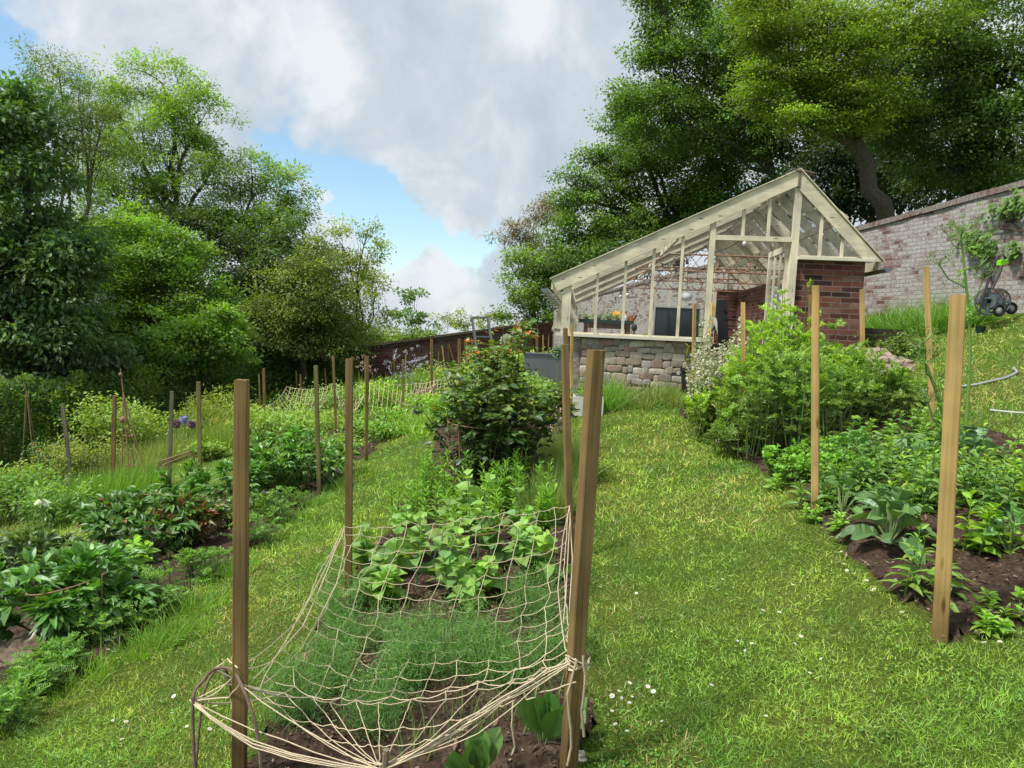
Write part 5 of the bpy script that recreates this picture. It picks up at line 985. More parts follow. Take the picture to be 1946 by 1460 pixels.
def ferny(name, label, cat, b, H, R_, nst, nf, c, L_=.2, ll=.06, lw=.018, group=None, dark=.5, sub=False, stemc=(.10, .17, .05), pairs=9, spr=.6):
    sm = MB(); lm = MB(); st = stemset(sm, b, nst, R_, H, r=.006, c=stemc, spread=spr); A = []; D = []; hh = []
    for s_ in st:
        for _ in range(nf):
            u_ = rs.uniform(.15, 1); q = np.array([np.interp(u_, np.linspace(0, 1, 6), s_[:, i]) for i in range(3)]); A.append(q); th = rs.uniform(0, 2*PI); D.append((math.cos(th), math.sin(th), .25+u_*.9)); hh.append(u_)
    A = np.array(A); D = nrm(np.array(D)); hh = np.array(hh)
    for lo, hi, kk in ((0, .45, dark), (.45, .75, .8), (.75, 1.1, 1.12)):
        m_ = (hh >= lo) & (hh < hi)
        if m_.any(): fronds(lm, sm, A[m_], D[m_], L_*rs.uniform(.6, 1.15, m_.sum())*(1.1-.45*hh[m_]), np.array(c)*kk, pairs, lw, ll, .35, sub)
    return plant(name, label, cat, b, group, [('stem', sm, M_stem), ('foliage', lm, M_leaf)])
def shrub(name, label, cat, b, R_, H, n, Lf, Wf, c, nst=14, prof='oval', group=None, dark=.5, seg=2, flow=None, stemc=(.12, .10, .05), up_=.3, tilt=0, mat=None):
    sm = MB(); lm = MB(); fm = BS(); st = stemset(sm, b, nst, R_, H, r=.006, c=stemc, spread=.35); S = np.concatenate([s_[2:] for s_ in st])
    P = S[rs.randint(len(S), size=n)]+rs.normal(size=(n, 3))*np.array([.2, .2, .13])*R_; P[:, 2] = np.maximum(P[:, 2], b[2]+.03); hh = np.clip((P[:, 2]-b[2])/H, 0, 1)[:, None]
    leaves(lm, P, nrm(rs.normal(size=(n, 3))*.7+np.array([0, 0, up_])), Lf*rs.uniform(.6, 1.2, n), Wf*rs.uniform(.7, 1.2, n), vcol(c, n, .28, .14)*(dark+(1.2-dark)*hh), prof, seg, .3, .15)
    if flow: flow(fm, [s_[-1] for s_ in st])
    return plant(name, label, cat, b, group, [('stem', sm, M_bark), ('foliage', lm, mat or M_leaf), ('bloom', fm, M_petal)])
def tuft(name, label, cat, b, R_, H, n, W_, c, bend=.45, group=None, tilt=.35, mat=None, flow=None):
    lm = MB(); P = np.tile(b, (n, 1)); th = rs.uniform(0, 2*PI, n); r_ = R_*np.sqrt(rs.uniform(size=n)); P[:, 0] += r_*np.cos(th); P[:, 1] += r_*np.sin(th); P[:, 2] = gz(P[:, 0], P[:, 1])
    D = up(n, tilt)+np.stack([np.cos(th), np.sin(th), 0*th], -1)*(r_/R_*.35)[:, None]; threads(lm, P, D, H*rs.uniform(.5, 1.1, n), W_*rs.uniform(.6, 1.3, n), vcol(c, n, .3, .12), bend)
    fm = BS()
    if flow: flow(fm, b)
    return plant(name, label, cat, b, group, [('foliage', lm, mat or M_leaf), ('bloom', fm, M_petal)])
def fennel(label, b, R_, H, n, c=(.06, .155, .06), group='feathery fennel plants under the near net'):
    sm = MB(); lm = MB(); st = stemset(sm, b, 16, R_, H, r=.0028, c=(.07, .15, .06), spread=.5)
    for s_ in st:
        S = s_[1:]; m_ = n//16; P = S[rs.randint(len(S), size=m_)]+rs.normal(size=(m_, 3))*R_*.20; threads(lm, P, nrm(rs.normal(size=(m_, 3))+np.array([0, 0, .5])), rs.uniform(.02, .05, m_), .0022, vcol(c, m_, .35), .35)
    return plant('fennel', label, 'fennel', b, group, [('stem', sm, M_stem), ('foliage', lm, M_leaf)])
GR = G
# ---- near netted bed
for i, (x, y) in enumerate(((620, 1325), (562, 1385), (770, 1330), (850, 1290), (700, 1400), (930, 1310), (690, 1240), (1010, 1190), (1050, 1260), (985, 1320), (655, 1195), (790, 1260))):
    lb = ['beside the left edge of the bed', 'closest to the bent cane hoop', 'in the middle of the bed', 'tallest and bushiest of the bed', 'nearest the net peg', 'right of the tallest one', 'behind the row of left fennels', 'furthest back on the right', 'against the right edge twine', 'right of centre near the front', 'by the foot of the back left stake', 'directly behind the middle fennel'][i]
    fennel('soft feathery fennel plant under the near net, '+lb, GR(x, y), rs.uniform(.14, .19) if i not in (3,) else .22, rs.uniform(.24, .33) if i != 3 else .40, 3400 if i != 3 else 5400)
nm_ = ['by the back left stake', 'second along from the back left stake', 'with the palest leaves', 'in the front rank, left', 'in the front rank, middle', 'in the front rank, right', 'just left of the bed centre', 'tallest in the middle of the patch', 'just right of the bed centre', 'next to the right edge twine', 'at the back by the lilies', 'small one at the right end', 'small one at the left end', 'in the thick of the patch', 'right of the middle, low', 'left of the tallest', 'behind on the right', 'tall one behind the middle', 'low at the left', 'lowest at the front']
for i, (x, y, h) in enumerate(((700, 1120, .30), (745, 1100, .34), (800, 1135, .34), (760, 1165, .2), (850, 1165, .26), (930, 1150, .24), (830, 1085, .40), (890, 1090, .50), (950, 1090, .36), (1010, 1080, .34), (920, 1050, .46), (1040, 1110, .24), (690, 1170, .16), (860, 1125, .3), (980, 1120, .3), (770, 1075, .32), (1000, 1040, .34), (870, 1050, .42), (720, 1140, .24), (900, 1170, .2))):
    b = GR(x, y); herb('sunflower_seedling', 'young broad leaved sunflower plant under the near net, '+nm_[i], 'seedling', b, h*1.3, 12, .17, .13, (.095, .20, .07) if i % 2 else (.075, .16, .075), 'heart', 'young sunflowers under the near net', .2, 4, .45, nst=2, R_=.05, start=.35, wav=.02, up_=.05)
for i, (x, y, h) in enumerate(((770, 1010, .36), (815, 985, .42), (850, 1020, .30), (880, 975, .44), (925, 990, .38), (965, 975, .42), (1005, 985, .36), (1035, 1010, .30), (900, 1020, .3), (830, 950, .36))):
    herb('lily', 'lily clump before the rose bush, %s from the left of its row' % ordn[[0, 1, 4, 5, 6, 7, 8, 9, 3, 2][i]], 'lily', GR(x, y), h*1.3, 40, .13, .022, (.085, .20, .035), 'lance', 'lilies in front of the rose bush', .12, 3, .3, nst=7, R_=.08, start=.1, up_=.6)
for x, y, lb, s_ in ((905, 1475, 'big smooth oval leaves on a plant at the bottom of the near bed', 1), (1030, 1450, 'cluster of glossy upright oval leaves beside the front right stake', 1.15)):
    b = GR(x, y) if y < 1459 else gp(*at(x, y, 2.33)[:2]); lm = MB(); sm = MB(); n = 11; D = up(n, .55); D[:, 2] += .25; D = nrm(D); P = b+D*np.array([.08, .08, .09])*1.0
    for q in P: sm.tube([b, q], .0035, 5, (.14, .26, .06), cap=False)
    leaves(lm, P, D, .155*s_*rs.uniform(.75, 1.1, n), .075*s_, vcol((.045, .12, .035), n, .2), 'obov', 6, .12, .25, N=np.tile(np.array([0, -.9, .5]), (n, 1))+rs.normal(size=(n, 3))*.35, wav=.01); plant('leaf_clump', lb, 'plant', b, None, [('stem', sm, M_stem), ('foliage', lm, M_leafg)])
for i, (x, y) in enumerate(((640, 1290), (735, 1180), (880, 1400), (960, 1400), (800, 1440), (1060, 1350))): tuft('onion_tuft', 'thin grey green onion shoots under the near net, '+['left side', 'behind the fennel row', 'front centre', 'front right of centre', 'next to the net peg', 'beside the tied right stake'][i], 'onion', GR(x, y), .10, .22, 26, .006, (.08, .16, .09), .15, 'onion shoots in the near bed', .12)
# ---- rose bush with rusty cage
b = GR(930, 948, 5.5); sm = MB(); lm = MB(); st = stemset(sm, b, 30, .72, 1.60, r=.007, c=(.07, .055, .03), spread=.4)+stemset(sm, b, 9, .55, 2.0, r=.006, c=(.08, .06, .03), spread=.4)
P = []; D = []; S6 = np.linspace(0, 1, 6); hh = []
for s_ in st:
    for _ in range(30):
        u_ = rs.uniform(.12, 1); q = np.array([np.interp(u_, S6, s_[:, i]) for i in range(3)])+rs.normal(size=3)*.045; th = rs.uniform(0, 2*PI); d = nrm(np.array([math.cos(th), math.sin(th), .25])); sd = np.array([-d[1], d[0], 0])
        for a_, o_ in ((0, .10), (-1, .06), (1, .06), (-1, .02), (1, .02)): P.append(q+d*(o_+.02)); D.append(d*.6+sd*a_+rs.normal(size=3)*.2); hh.append(u_*(s_[-1][2]-b[2])/1.5)
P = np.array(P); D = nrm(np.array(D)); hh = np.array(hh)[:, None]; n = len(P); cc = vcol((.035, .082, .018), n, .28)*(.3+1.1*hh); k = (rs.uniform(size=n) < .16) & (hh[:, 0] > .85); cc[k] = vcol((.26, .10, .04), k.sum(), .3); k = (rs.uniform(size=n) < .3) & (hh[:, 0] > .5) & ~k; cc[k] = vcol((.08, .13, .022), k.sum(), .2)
leaves(lm, P, D, .074*rs.uniform(.6, 1.3, n), .05*rs.uniform(.7, 1.2, n), cc, 'oval', 3, .25, .12)
fm = MB(); 
for s_ in st[:9]: fm.sphere(s_[-1]+np.array([0, 0, .03]), (.012, .012, .02), (.16, .2, .05), 6, 5)
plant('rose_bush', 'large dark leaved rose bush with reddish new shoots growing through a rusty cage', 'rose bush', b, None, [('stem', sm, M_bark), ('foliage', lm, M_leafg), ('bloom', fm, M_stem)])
cg = thing('plant_cage', 'rusty wire ring cage standing inside the rose bush', 'plant cage', b)
for z_, r_ in ((.25, .36), (.72, .42)): mb = MB(); mb.tube([b+np.array([r_*math.cos(t), r_*math.sin(t), z_]) for t in np.linspace(0, 2*PI, 26)], .006, 5); mb.build('ring', M_rust, cg)
for t in np.linspace(0, 2*PI, 9)[:-1]: mb = MB(); mb.tube([b+np.array([.34*math.cos(t), .34*math.sin(t), -.1]), b+np.array([.43*math.cos(t), .43*math.sin(t), .78])], .006, 5); mb.build('upright', M_rust, cg)
for i, (x, y, r_) in enumerate(((1045, 985, .2), (1065, 930, .25), (1075, 880, .25), (1040, 900, .2))): tuft('lavender', 'grey green lavender mound right of the rose bush, '+['nearest', 'second', 'third', 'partly behind the rose'][i], 'lavender', GR(x, y, 4.2), r_, .46, 900, .0045, (.10, .17, .085), .15, 'lavender mounds right of the rose', .28)
for i, (x, y) in enumerate(((985, 985), (1020, 965))): herb('sedum', 'bluish round leaved seedling between the lilies and the lavender, '+['left one', 'right one'][i], 'seedling', GR(x, y), .14, 12, .08, .065, (.06, .14, .075), 'oval', None, .3, 3, nst=2)
def ballhead(c_, r_=.05, n=240):
    def f(fm, p, P_=None):
        d = rdir(n); fm = fm.new() if isinstance(fm, BS) else fm; diamonds(fm, np.tile(p+np.array([0, 0, r_]), (n, 1))+d*r_*.35, d, r_*.72, r_*.28, vcol(c_, n, .15, .03), fold=.1)
    return f
for x, y, Y, c_, lb, r_ in ((963, 662, 7.2, (.60, .66, .45), 'large pale green white allium head above the rose bush', .075), (1060, 682, 7.6, (.34, .46, .24), 'greener allium head by the greenhouse corner stake', .075),
        (335, 815, 13.6, (.30, .16, .27), 'left purple allium head beyond the weathered stake', .095), (364, 815, 13.6, (.28, .16, .26), 'right purple allium head beyond the weathered stake', .085), (350, 806, 14, (.45, .50, .75), 'pale blue flower head between the two purple alliums', .085)):
    T_ = at(x, y, Y); b = gp(T_[0], T_[1]); sm = MB(); sm.tube([b, (b+T_)/2+np.array([.02, 0, 0]), T_], .006, 5, (.12, .22, .06)); fm = MB(); ballhead(c_, r_)(fm, T_); plant('allium', lb, 'allium', b, None, [('stem', sm, M_stem), ('bloom', fm, M_petal)])
# ---- left peony bed
peony('largest peony bush, at the far end of the left bed', 555, 935, .68, .74, 46, (.055, .15, .025))
peony('peony bush behind the nearest left stake, joining the large far one', 455, 975, .42, .60, 24, (.05, .14, .028))
peony('wide peony bush in the middle of the left bed', 285, 1060, .55, .60, 40, (.045, .12, .028), red=.04)
peony('peony with bronze red young leaves right of the middle bush', 362, 1045, .26, .42, 14, (.06, .085, .022), red=.45, Lf=.12)
peony('tall thin peony beside the rusty wire frame', 348, 990, .22, .62, 10, (.055, .15, .03))
peony('nearest peony bush, in the front left corner inside the rusty rings', 125, 1215, .42, .52, 30, (.045, .13, .026), Lf=.15)
peony('peony with grey green leaves at the left edge of the picture', 30, 1135, .40, .46, 22, (.05, .10, .04), Lf=.14)
for x, y, Y, lb in ((80, 948, 6.6, 'nodding white green bloom at the left above the peonies'), (167, 978, 6.3, 'smaller white green bloom right of the nodding one')):
    T_ = at(x, y, Y); b = gp(T_[0], T_[1]); sm = MB(); sm.tube([b, (b+T_)/2+np.array([.03, 0, 0]), T_], .005, 5, (.12, .2, .06)); fm = MB(); n = 9; leaves(fm, np.tile(T_, (n, 1)), nrm(np.c_[rs.normal(size=(n, 2)), -.6*np.ones(n)]), .085, .06, vcol((.66, .74, .45), n, .1, .03), 'oval', 4, .2, -.3); lm = MB(); n = 16; leaves(lm, b+np.array([0, 0, 1])*rs.uniform(.1, T_[2]-b[2], (n, 1)), rdir(n, .5), .11, .03, vcol((.05, .12, .04), n), seg=3); plant('hellebore', lb, 'flower', b, None, [('stem', sm, M_stem), ('foliage', lm, M_leafg), ('bloom', fm, M_petal)])
for i, (x, y, r_, h) in enumerate(((320, 1160, .22, .28), (255, 1195, .18, .26), (395, 1105, .20, .26), (480, 1040, .24, .30), (520, 1000, .22, .30), (200, 1235, .16, .24), (60, 1330, .12, .2), (15, 1380, .13, .2), (545, 975, .2, .3), (110, 1290, .12, .2))):
    ferny('yarrow', 'soft feathery yarrow edging the left bed, %s from the front' % ordn[[5, 4, 6, 7, 8, 3, 1, 0, 9, 2][i]], 'yarrow', GR(x, y), h, r_, 11, 8, (.075, .18, .04), .18, .032, .007, 'yarrow along the left bed', .6, pairs=12)
for i, (x, y) in enumerate(((230, 1120), (190, 1150), (270, 1100))): herb('dock', 'broad bright leaved weed between the peonies and the yarrow, '+['tallest', 'left one', 'right one'][i], 'weed', GR(x, y), .34, 14, .17, .07, (.10, .22, .03), 'oval', None, .3, 4, .4, nst=3, R_=.05)
for i, (x, y, r_) in enumerate(((520, 935, .2), (500, 985, .18), (420, 1010, .2))): shrub('geranium', 'small blue flowered geranium in the left bed, '+['furthest', 'middle', 'nearest'][i], 'geranium', GR(x, y), r_, .32, 420, .05, .035, (.06, .12, .045), 12, group='blue geraniums', flow=lambda fm, tp: [ballhead((.35, .40, .72), .018, 12)(fm, p) for p in tp[:6]])
for i, (x, y) in enumerate(((600, 960), (640, 930), (430, 1100), (340, 1215), (560, 990), (150, 1300), (450, 1085), (380, 1160), (280, 1240))): tuft('grass_clump', 'uncut grass edging the left bed, '+['at the foot of the peony stake', 'beyond the peony stake', 'left of the nearest stake, lower', 'halfway down the edge', 'just before the peony stake', 'by the nearest yarrow', 'left of the nearest stake, upper', 'between yarrow clumps', 'near the front left corner'][i], 'grass', GR(x, y), .18, .17, 220, .005, (.075, .175, .04), .5, 'uncut grass clumps by the left bed', .4)
def rings(label, specs, r=.006):
    t = thing('plant_ring', label, 'plant support', GR(*specs[0][:2]))
    for x, y, Y, R1, R2, tl in specs:
        c0 = at(x, y, Y); mb = MB(); mb.tube([c0+np.array([R1*math.cos(a), R2*math.sin(a), tl*math.cos(a)]) for a in np.linspace(0, 1.85*PI, 26)], r, 5); mb.build('ring', M_rust, t)
        g0 = gp(c0[0]+R1, c0[1]); mb = MB(); mb.tube([g0, c0+np.array([R1, 0, tl])], r, 5); mb.build('leg', M_rust, t)
rings('rusty looped plant support around the nearest peony', ((128, 1105, 4.2, .21, .2, .05), (30, 1120, 4.3, .13, .16, -.06)), .0045)
rings('thin brown ring support lying over the young sunflowers', ((900, 1000, 4.6, .26, .22, .03),), .003)
fr = thing('cloche_support', 'rusty rectangular wire frame standing behind the middle peony', 'plant support', GR(310, 960)); mb = MB(); Yf = 9.2
mb.tube([at(312, 975, Yf), at(303, 880, Yf), at(306, 876, Yf), at(362, 858, Yf), at(366, 862, Yf+.1), at(375, 940, Yf+.1)], .009, 5); mb.tube([at(316, 975, Yf+.1), at(308, 884, Yf+.1), at(364, 862, Yf+.2)], .007, 5); mb.build('frame', M_rust, fr)
mb = MB(); mb.tube([at(240, 938, 8.6), at(400, 945, 8.4), at(420, 948, 8.3)], .007, 5); tag(mb.build('wire_rail', M_rust, org=at(300, 940, 8.5)), 'thin rusty rail crossing the peony leaves', 'wire')
# ---- far left beds
ob = thing('obelisk', 'tall rusty metal obelisk with finial in the left bed', 'obelisk', GR(258, 925)); Yo = 10.6; ap = at(234, 745, Yo)
for x, dy in ((248, -.2), (284, -.1), (262, .3), (232, .2)): mb = MB(); mb.tube([ap, at(x, 930, Yo+dy)], .008, 5); mb.build('leg', M_rust, ob)
mb = MB(); mb.tube([ap, at(229, 700, Yo)], .008, 5); mb.sphere(at(229, 712, Yo), .03); mb.build('finial', M_rust, ob); mb = MB(); mb.sphere(ap+np.array([0, 0, -.42]), .05, (1, 1, 1)); mb.build('ball', M_rust, ob)
for f_ in (.45, .75):
    mb = MB(); q = [ap*(1-f_)+at(x, 930, Yo+dy)*f_ for x, dy in ((248, -.2), (284, -.1), (262, .3), (232, .2), (248, -.2))]; mb.tube(q, .005, 4); mb.build('ring', M_rust, ob)
tp = thing('cane_tripod', 'bamboo bean tripod at the foot of the hedge on the far left', 'tripod', on(50, 840, 15.2)); Yt = 15.2
for i, x in enumerate((41, 48, 66, 74)): mb = MB(); g_ = on(x, 840, Yt+(i % 2)*.5); mb.tube([g_, at(50, 740, Yt), at(48+(-1)**i*3, 728, Yt)], .012, 5, (.22, .17, .09)); mb.build('cane', M_bark, tp)
orf = lambda c_, k=6, r_=.05: (lambda fm, tp_: [ballhead(c_, r_, 16)(fm, p) for p in tp_[:k]])
shrub('rose_bush', 'low rose bush with orange blooms left of the leaning stake', 'rose bush', GR(100, 905), .55, .75, 1500, .07, .045, (.035, .085, .04), 16, group=None, flow=orf((.85, .32, .10), 7))
shrub('shrub', 'leafy green mass at the left edge behind the peonies', 'shrub', GR(45, 985), .7, .62, 2300, .10, .035, (.065, .15, .04), 20, prof='lance')
shrub('shrub', 'second leafy green mass left of the tall green stems', 'shrub', GR(110, 1000), .5, .5, 1500, .09, .03, (.07, .16, .045), 16, prof='lance')
shrub('shrub', 'yellow flecked bushy plant right of the orange roses', 'shrub', GR(165, 905), .65, .8, 2600, .06, .03, (.11, .17, .045), 20, flow=orf((.6, .42, .12), 10, .03))
shrub('honesty', 'tall pale green honesty with round seed pods behind the brown stake', 'shrub', GR(225, 880), .85, 1.45, 3600, .085, .06, (.095, .175, .045), 26, dark=.55)
shrub('shrub', 'lower pale green bush joining the honesty on its right', 'shrub', GR(275, 862), .7, .95, 2400, .075, .05, (.11, .20, .05), 20)
shrub('bamboo', 'pale yellow green willow leaved shrub behind the green tinged stake', 'shrub', GR(425, 835), .75, 1.15, 3400, .12, .02, (.12, .19, .05), 24, prof='lance', dark=.6)
shrub('bamboo', 'narrow willow leaved shoot left of the pale bamboo like shrub', 'shrub', GR(352, 840), .25, .9, 700, .11, .018, (.12, .19, .05), 8, prof='lance', dark=.6)
tuft('lavender', 'large grey lavender mound beside the far strip of lawn', 'lavender', GR(285, 880), .75, .55, 1500, .010, (.11, .17, .09), .15, None, .4); tuft('lavender', 'second grey lavender mound further right along the strip', 'lavender', GR(250, 905), .4, .4, 700, .009, (.10, .16, .085), .15, None, .4)
for i, (x, y, h) in enumerate(((150, 965, .55), (185, 972, .6), (235, 955, .55), (265, 945, .5), (205, 965, .6))): tuft('stem_clump', 'clump of tall thin green stems around the brown stake, %s from the left' % ordn[[0, 1, 3, 4, 2][i]], 'plant', GR(x, y), .35, h, 420, .012, (.075, .18, .04), .15, 'tall green stems round the brown stake', .2)
for i, (x, y) in enumerate(((322, 850), (395, 850), (412, 852), (440, 855))): tuft('iris', 'yellow iris clump before the hedge, %s from the left' % ordn[i], 'iris', GR(x, y), .3, .65, 150, .022, (.10, .18, .06), .2, 'yellow irises', .25, flow=lambda fm, b_: [ballhead((.85, .72, .12), .05, 14)(fm, b_+np.array([rs.normal()*.1, 0, .5+rs.normal()*.05])) for _ in range(2)])
tuft('allium_leaves', 'strappy leaves under the purple alliums', 'plant', GR(350, 858), .5, .5, 420, .018, (.10, .19, .06), .3, None, .35)
lf3 = [(20, 900, .6, .5, (.12, .17, .04)), (60, 925, .5, .45, (.11, .18, .05)), (190, 850, .6, .7, (.11, .20, .05)), (125, 845, .5, .5, (.13, .18, .05)), (20, 860, .6, .35, (.09, .15, .04)), (480, 840, .5, .6, (.10, .19, .045)), (395, 875, .3, .35, (.09, .17, .04))]
for i, (x, y, r_, h, c_) in enumerate(lf3): shrub('shrub', ['low olive green plant by the stake at the left edge', 'small leafy plant left of the orange rose bush', 'mid height plant left of the honesty', 'pale plant behind the leaning stake', 'low dark growth near the bean tripod', 'green bushy growth before the near corner of the farthest net', 'small plant at the end of the far lawn strip'][i], 'shrub', GR(x, y), r_, h, 1400, .07, .035, c_, 14)
# ---- middle distance
mid = [(720, 735, 15.5, .6, .9, (.11, .23, .03), 'bright green bush behind the second netted bed'), (745, 800, 13, .7, .25, (.08, .18, .04), 'low strawberry like leaves under the second net'), (600, 800, 13.5, .9, .30, (.09, .18, .05), 'low green crop left of the second net'), (550, 800, 15, .9, .45, (.10, .19, .05), 'leafy crop under the farthest left net'), (455, 790, 16, .7, .6, (.12, .2, .06), 'pale leafy crop left of the farthest net'),
       (820, 765, 13.5, .5, .4, (.10, .22, .035), 'bright leafy patch in front of the taut net'), (870, 790, 10.5, .4, .45, (.08, .18, .035), 'long leaved clump left of the rose bush'), (925, 700, 15.5, .62, 1.15, (.13, .20, .12), 'tall grey green willowy bush beside the metal frame'), (980, 720, 14.5, .6, .55, (.09, .17, .05), 'green growth between the grey bush and the trough'), (1010, 665, 17, .7, .55, (.10, .19, .05), 'leafy crop with yellow flowers above the metal trough'),
       (860, 720, 18, .9, .5, (.10, .19, .045), 'leafy crop behind the broad stake'), (680, 735, 17, .7, .7, (.08, .17, .05), 'leafy growth at the near end of the dark wall'), (620, 735, 20, 1.0, .5, (.09, .18, .05), 'low crop behind the tall stake'), (560, 745, 22, 1.1, .5, (.08, .16, .045), 'low crop in front of the hedge'), (1000, 780, 10, .5, .45, (.08, .16, .05), 'dark leafy plants under the bunched net'), (950, 760, 12, .6, .5, (.09, .18, .05), 'leafy plants hidden behind the rose bush')]
for i, (x, y, Y, r_, h, c_, lb) in enumerate(mid):
    fl_ = orf((.85, .75, .2), 8, .06) if 'yellow' in lb else None; shrub('shrub' if h > .7 else 'crop_plant', lb, 'plant', on(x, y, Y), r_, h, 1700, .10, .045, c_, 18, prof='lance' if i in (6, 7) else 'oval', flow=fl_)
for i, (x, y, Y, c_) in enumerate(((748, 700, 20, (.72, .70, .82)), (785, 695, 20, (.62, .58, .80)), (800, 690, 20.5, (.85, .85, .88)), (820, 700, 19.5, (.85, .85, .9)), (770, 715, 18.5, (.6, .55, .8)), (693, 700, 19, (.75, .50, .45)))):
    b = on(x, y, Y); T_ = at(x, y, Y); lm = MB(); fm = BS(); h = T_[2]-b[2]; threads(lm, np.tile(b, (90, 1))+rs.normal(size=(90, 3))*(.14, .14, 0), up(90, .2), abs(h)*rs.uniform(.5, 1, 90), .03, vcol((.09, .18, .06), 90), .2)
    for _ in range(16): ballhead(c_, .06, 10)(fm, T_+np.array([rs.normal()*.16, rs.normal()*.15, rs.normal()*.2]))
    plant('iris', ['white iris spires left of centre before the dark wall', 'lilac iris spires before the dark wall', 'tallest white iris spires before the dark wall', 'white irises right of the tallest ones', 'low lilac irises beside the taut net', 'pink flower spires at the left end of the dark wall'][i], 'iris', b, None, [('foliage', lm, M_leaf), ('bloom', fm, M_petal)])
for i, (x, y) in enumerate(((700, 900), (712, 905), (650, 895))): tuft('grass_clump', 'small weedy grass at the foot of the second bed corner stake, '+['left', 'right', 'furthest left'][i], 'grass', GR(x, y), .12, .15, 90, .008, (.09, .19, .04), .5, None, .5)
for i, (x, y) in enumerate(((780, 822), (800, 830), (765, 825), (810, 800))): tuft('daylily', 'arching strap leaved clump left of the rose bush, '+['second', 'nearest', 'leftmost', 'furthest'][i], 'plant', GR(x, y), .2, .36, 60, .022, (.11, .22, .05), .6, 'strap leaved clumps', .5)
# metal frame (old ladder) in front of the dark wall
Yl = 15.0; mf = thing('garden_ladder', 'grey metal ladder like frame leaning above the grey green bush', 'ladder', on(915, 700, Yl)); c_ = (.17, .18, .19)
for a in (((897, 604), (913, 720)), ((927, 604), (944, 715))): mb = MB(); mb.beam(at(*a[0], Yl), at(*a[1], Yl-.6), .04, .05, c=c_); mb.build('rail', M_metal, mf)
mb = MB(); mb.beam(at(896, 604, Yl), at(928, 604, Yl), .05, .045, c=c_); mb.beam(at(902, 640, Yl-.2), at(934, 640, Yl-.2), .03, .03, c=c_); mb.build('rung', M_metal, mf)
# ---- right bed
fb = [(1365, 835, 8.0, .6, .36), (1425, 855, 7.3, 1.25, .36), (1470, 885, 6.6, 1.15, .42), (1505, 880, 6.4, 1.1, .4), (1560, 860, 6.9, 1.0, .42), (1610, 845, 7.2, .9, .42), (1660, 830, 7.6, .72, .4), (1350, 815, 8.6, .5, .3), (1450, 840, 7.7, 1.6, .40), (1520, 835, 7.7, 1.35, .42), (1700, 830, 7.4, .6, .4), (1480, 830, 8.2, 1.75, .36), (1580, 825, 8.2, 1.1, .4), (1400, 885, 6.9, .5, .3)]
nl_ = ['third from the greenhouse corner', 'second along the lawn edge', 'in the front middle', 'just left of the pale upright stake', 'right of the pale upright stake', 'right of centre, spreading', 'towards the matting heap', 'nearest the cream flower spires', 'tall one in front of the doorway', 'dark stemmed, behind the pale stake', 'lowest, at the right end', 'tallest, before the open door', 'at the back by the brick pier', 'small one on the lawn edge']
for i, (x, y, Y, h, r_) in enumerate(fb):
    br = i in (1, 7, 8, 11, 0); ferny('tansy', 'tall feathery green plant, '+nl_[i], 'plant', on(x, y, Y), h, r_, 19, 8, (.13, .245, .04) if br else (.09, .185, .045), .19, .055, .013, 'feathery plants in the right bed', .5, sub=True, pairs=7, spr=.92)
for i, (x, y, Y, h) in enumerate(((1432, 850, 7.6, 1.72), (1478, 870, 7.2, 1.62), (1500, 850, 7.6, 1.35), (1395, 850, 7.8, 1.15), (1590, 850, 7.4, 1.15), (1455, 860, 7.4, 1.2), (1540, 860, 7.2, 1.2))):
    ferny('tansy', 'single slender feathery shoot standing clear of the clumps, %s from the left' % ordn[[1, 3, 4, 0, 6, 2, 5][i]], 'plant', on(x, y, Y), h, .12, 3, 16, (.13, .25, .035), .15, .045, .011, 'slender feathery shoots', .6, sub=True, pairs=6)
for i, (x, y, lb) in enumerate(((1665, 880, 'leafy crop behind the parsley'), (1715, 865, 'leafy crop before the far yellow stake'), (1755, 860, 'leafy crop at the foot of the slender umbel stem'), (1620, 905, 'leafy crop right of the parsley'), (1700, 895, 'dark leafy crop in the heart of the right bed'), (1790, 850, 'leafy crop near the lawn edge of the right bed'))): herb('crop_plant', lb, 'plant', GR(x, y), .34, 20, .12, .05, [(.08, .17, .04), (.06, .14, .045)][i % 2], 'oval', None, .3, 4, .4, nst=6, R_=.12)
for i, (x, y, lb) in enumerate(((655, 860, 'leafy weeds on the bare near end of the second net bed'), (690, 830, 'low strawberry leaves before the second net'), (735, 835, 'low leafy plant right of the corner stake'))): shrub('crop_plant', lb, 'plant', GR(x, y), .42, .22, 700, .07, .05, (.075, .17, .04), 12)
for i, (x, y, Y) in enumerate(((1328, 800, 8.5), (1345, 805, 8.2), (1368, 800, 8.3), (1388, 795, 8.4), (1402, 800, 8.1), (1336, 790, 8.8), (1378, 790, 8.7), (1425, 790, 8.5))):
    b = on(x, y, Y); sm = MB(); lm = MB(); fm = MB(); st = stemset(sm, b, 9, .2, rs.uniform(1.15, 1.5), r=.005, c=(.14, .2, .06), spread=.7)
    for s_ in st:
        n = 60; u_ = rs.uniform(.5, 1, n); q = np.stack([np.interp(u_, S6, s_[:, k]) for k in range(3)], -1)+rs.normal(size=(n, 3))*.016; diamonds(fm, q, rdir(n, .2), .034, .03, vcol((.62, .62, .42), n, .15, .03), fold=.2); u_ = rs.uniform(0, .6, 25); q = np.stack([np.interp(u_, S6, s_[:, k]) for k in range(3)], -1); leaves(lm, q, rdir(25, .4), .09, .025, vcol((.09, .17, .05), 25), seg=2)
    plant('flower_spire', 'cream white flower spires beside the greenhouse step, %s clump from the left' % ordn[[0, 2, 4, 5, 6, 1, 3, 7][i]], 'flower', b, 'cream flower spires', [('stem', sm, M_stem), ('foliage', lm, M_leaf), ('bloom', fm, M_petal)])
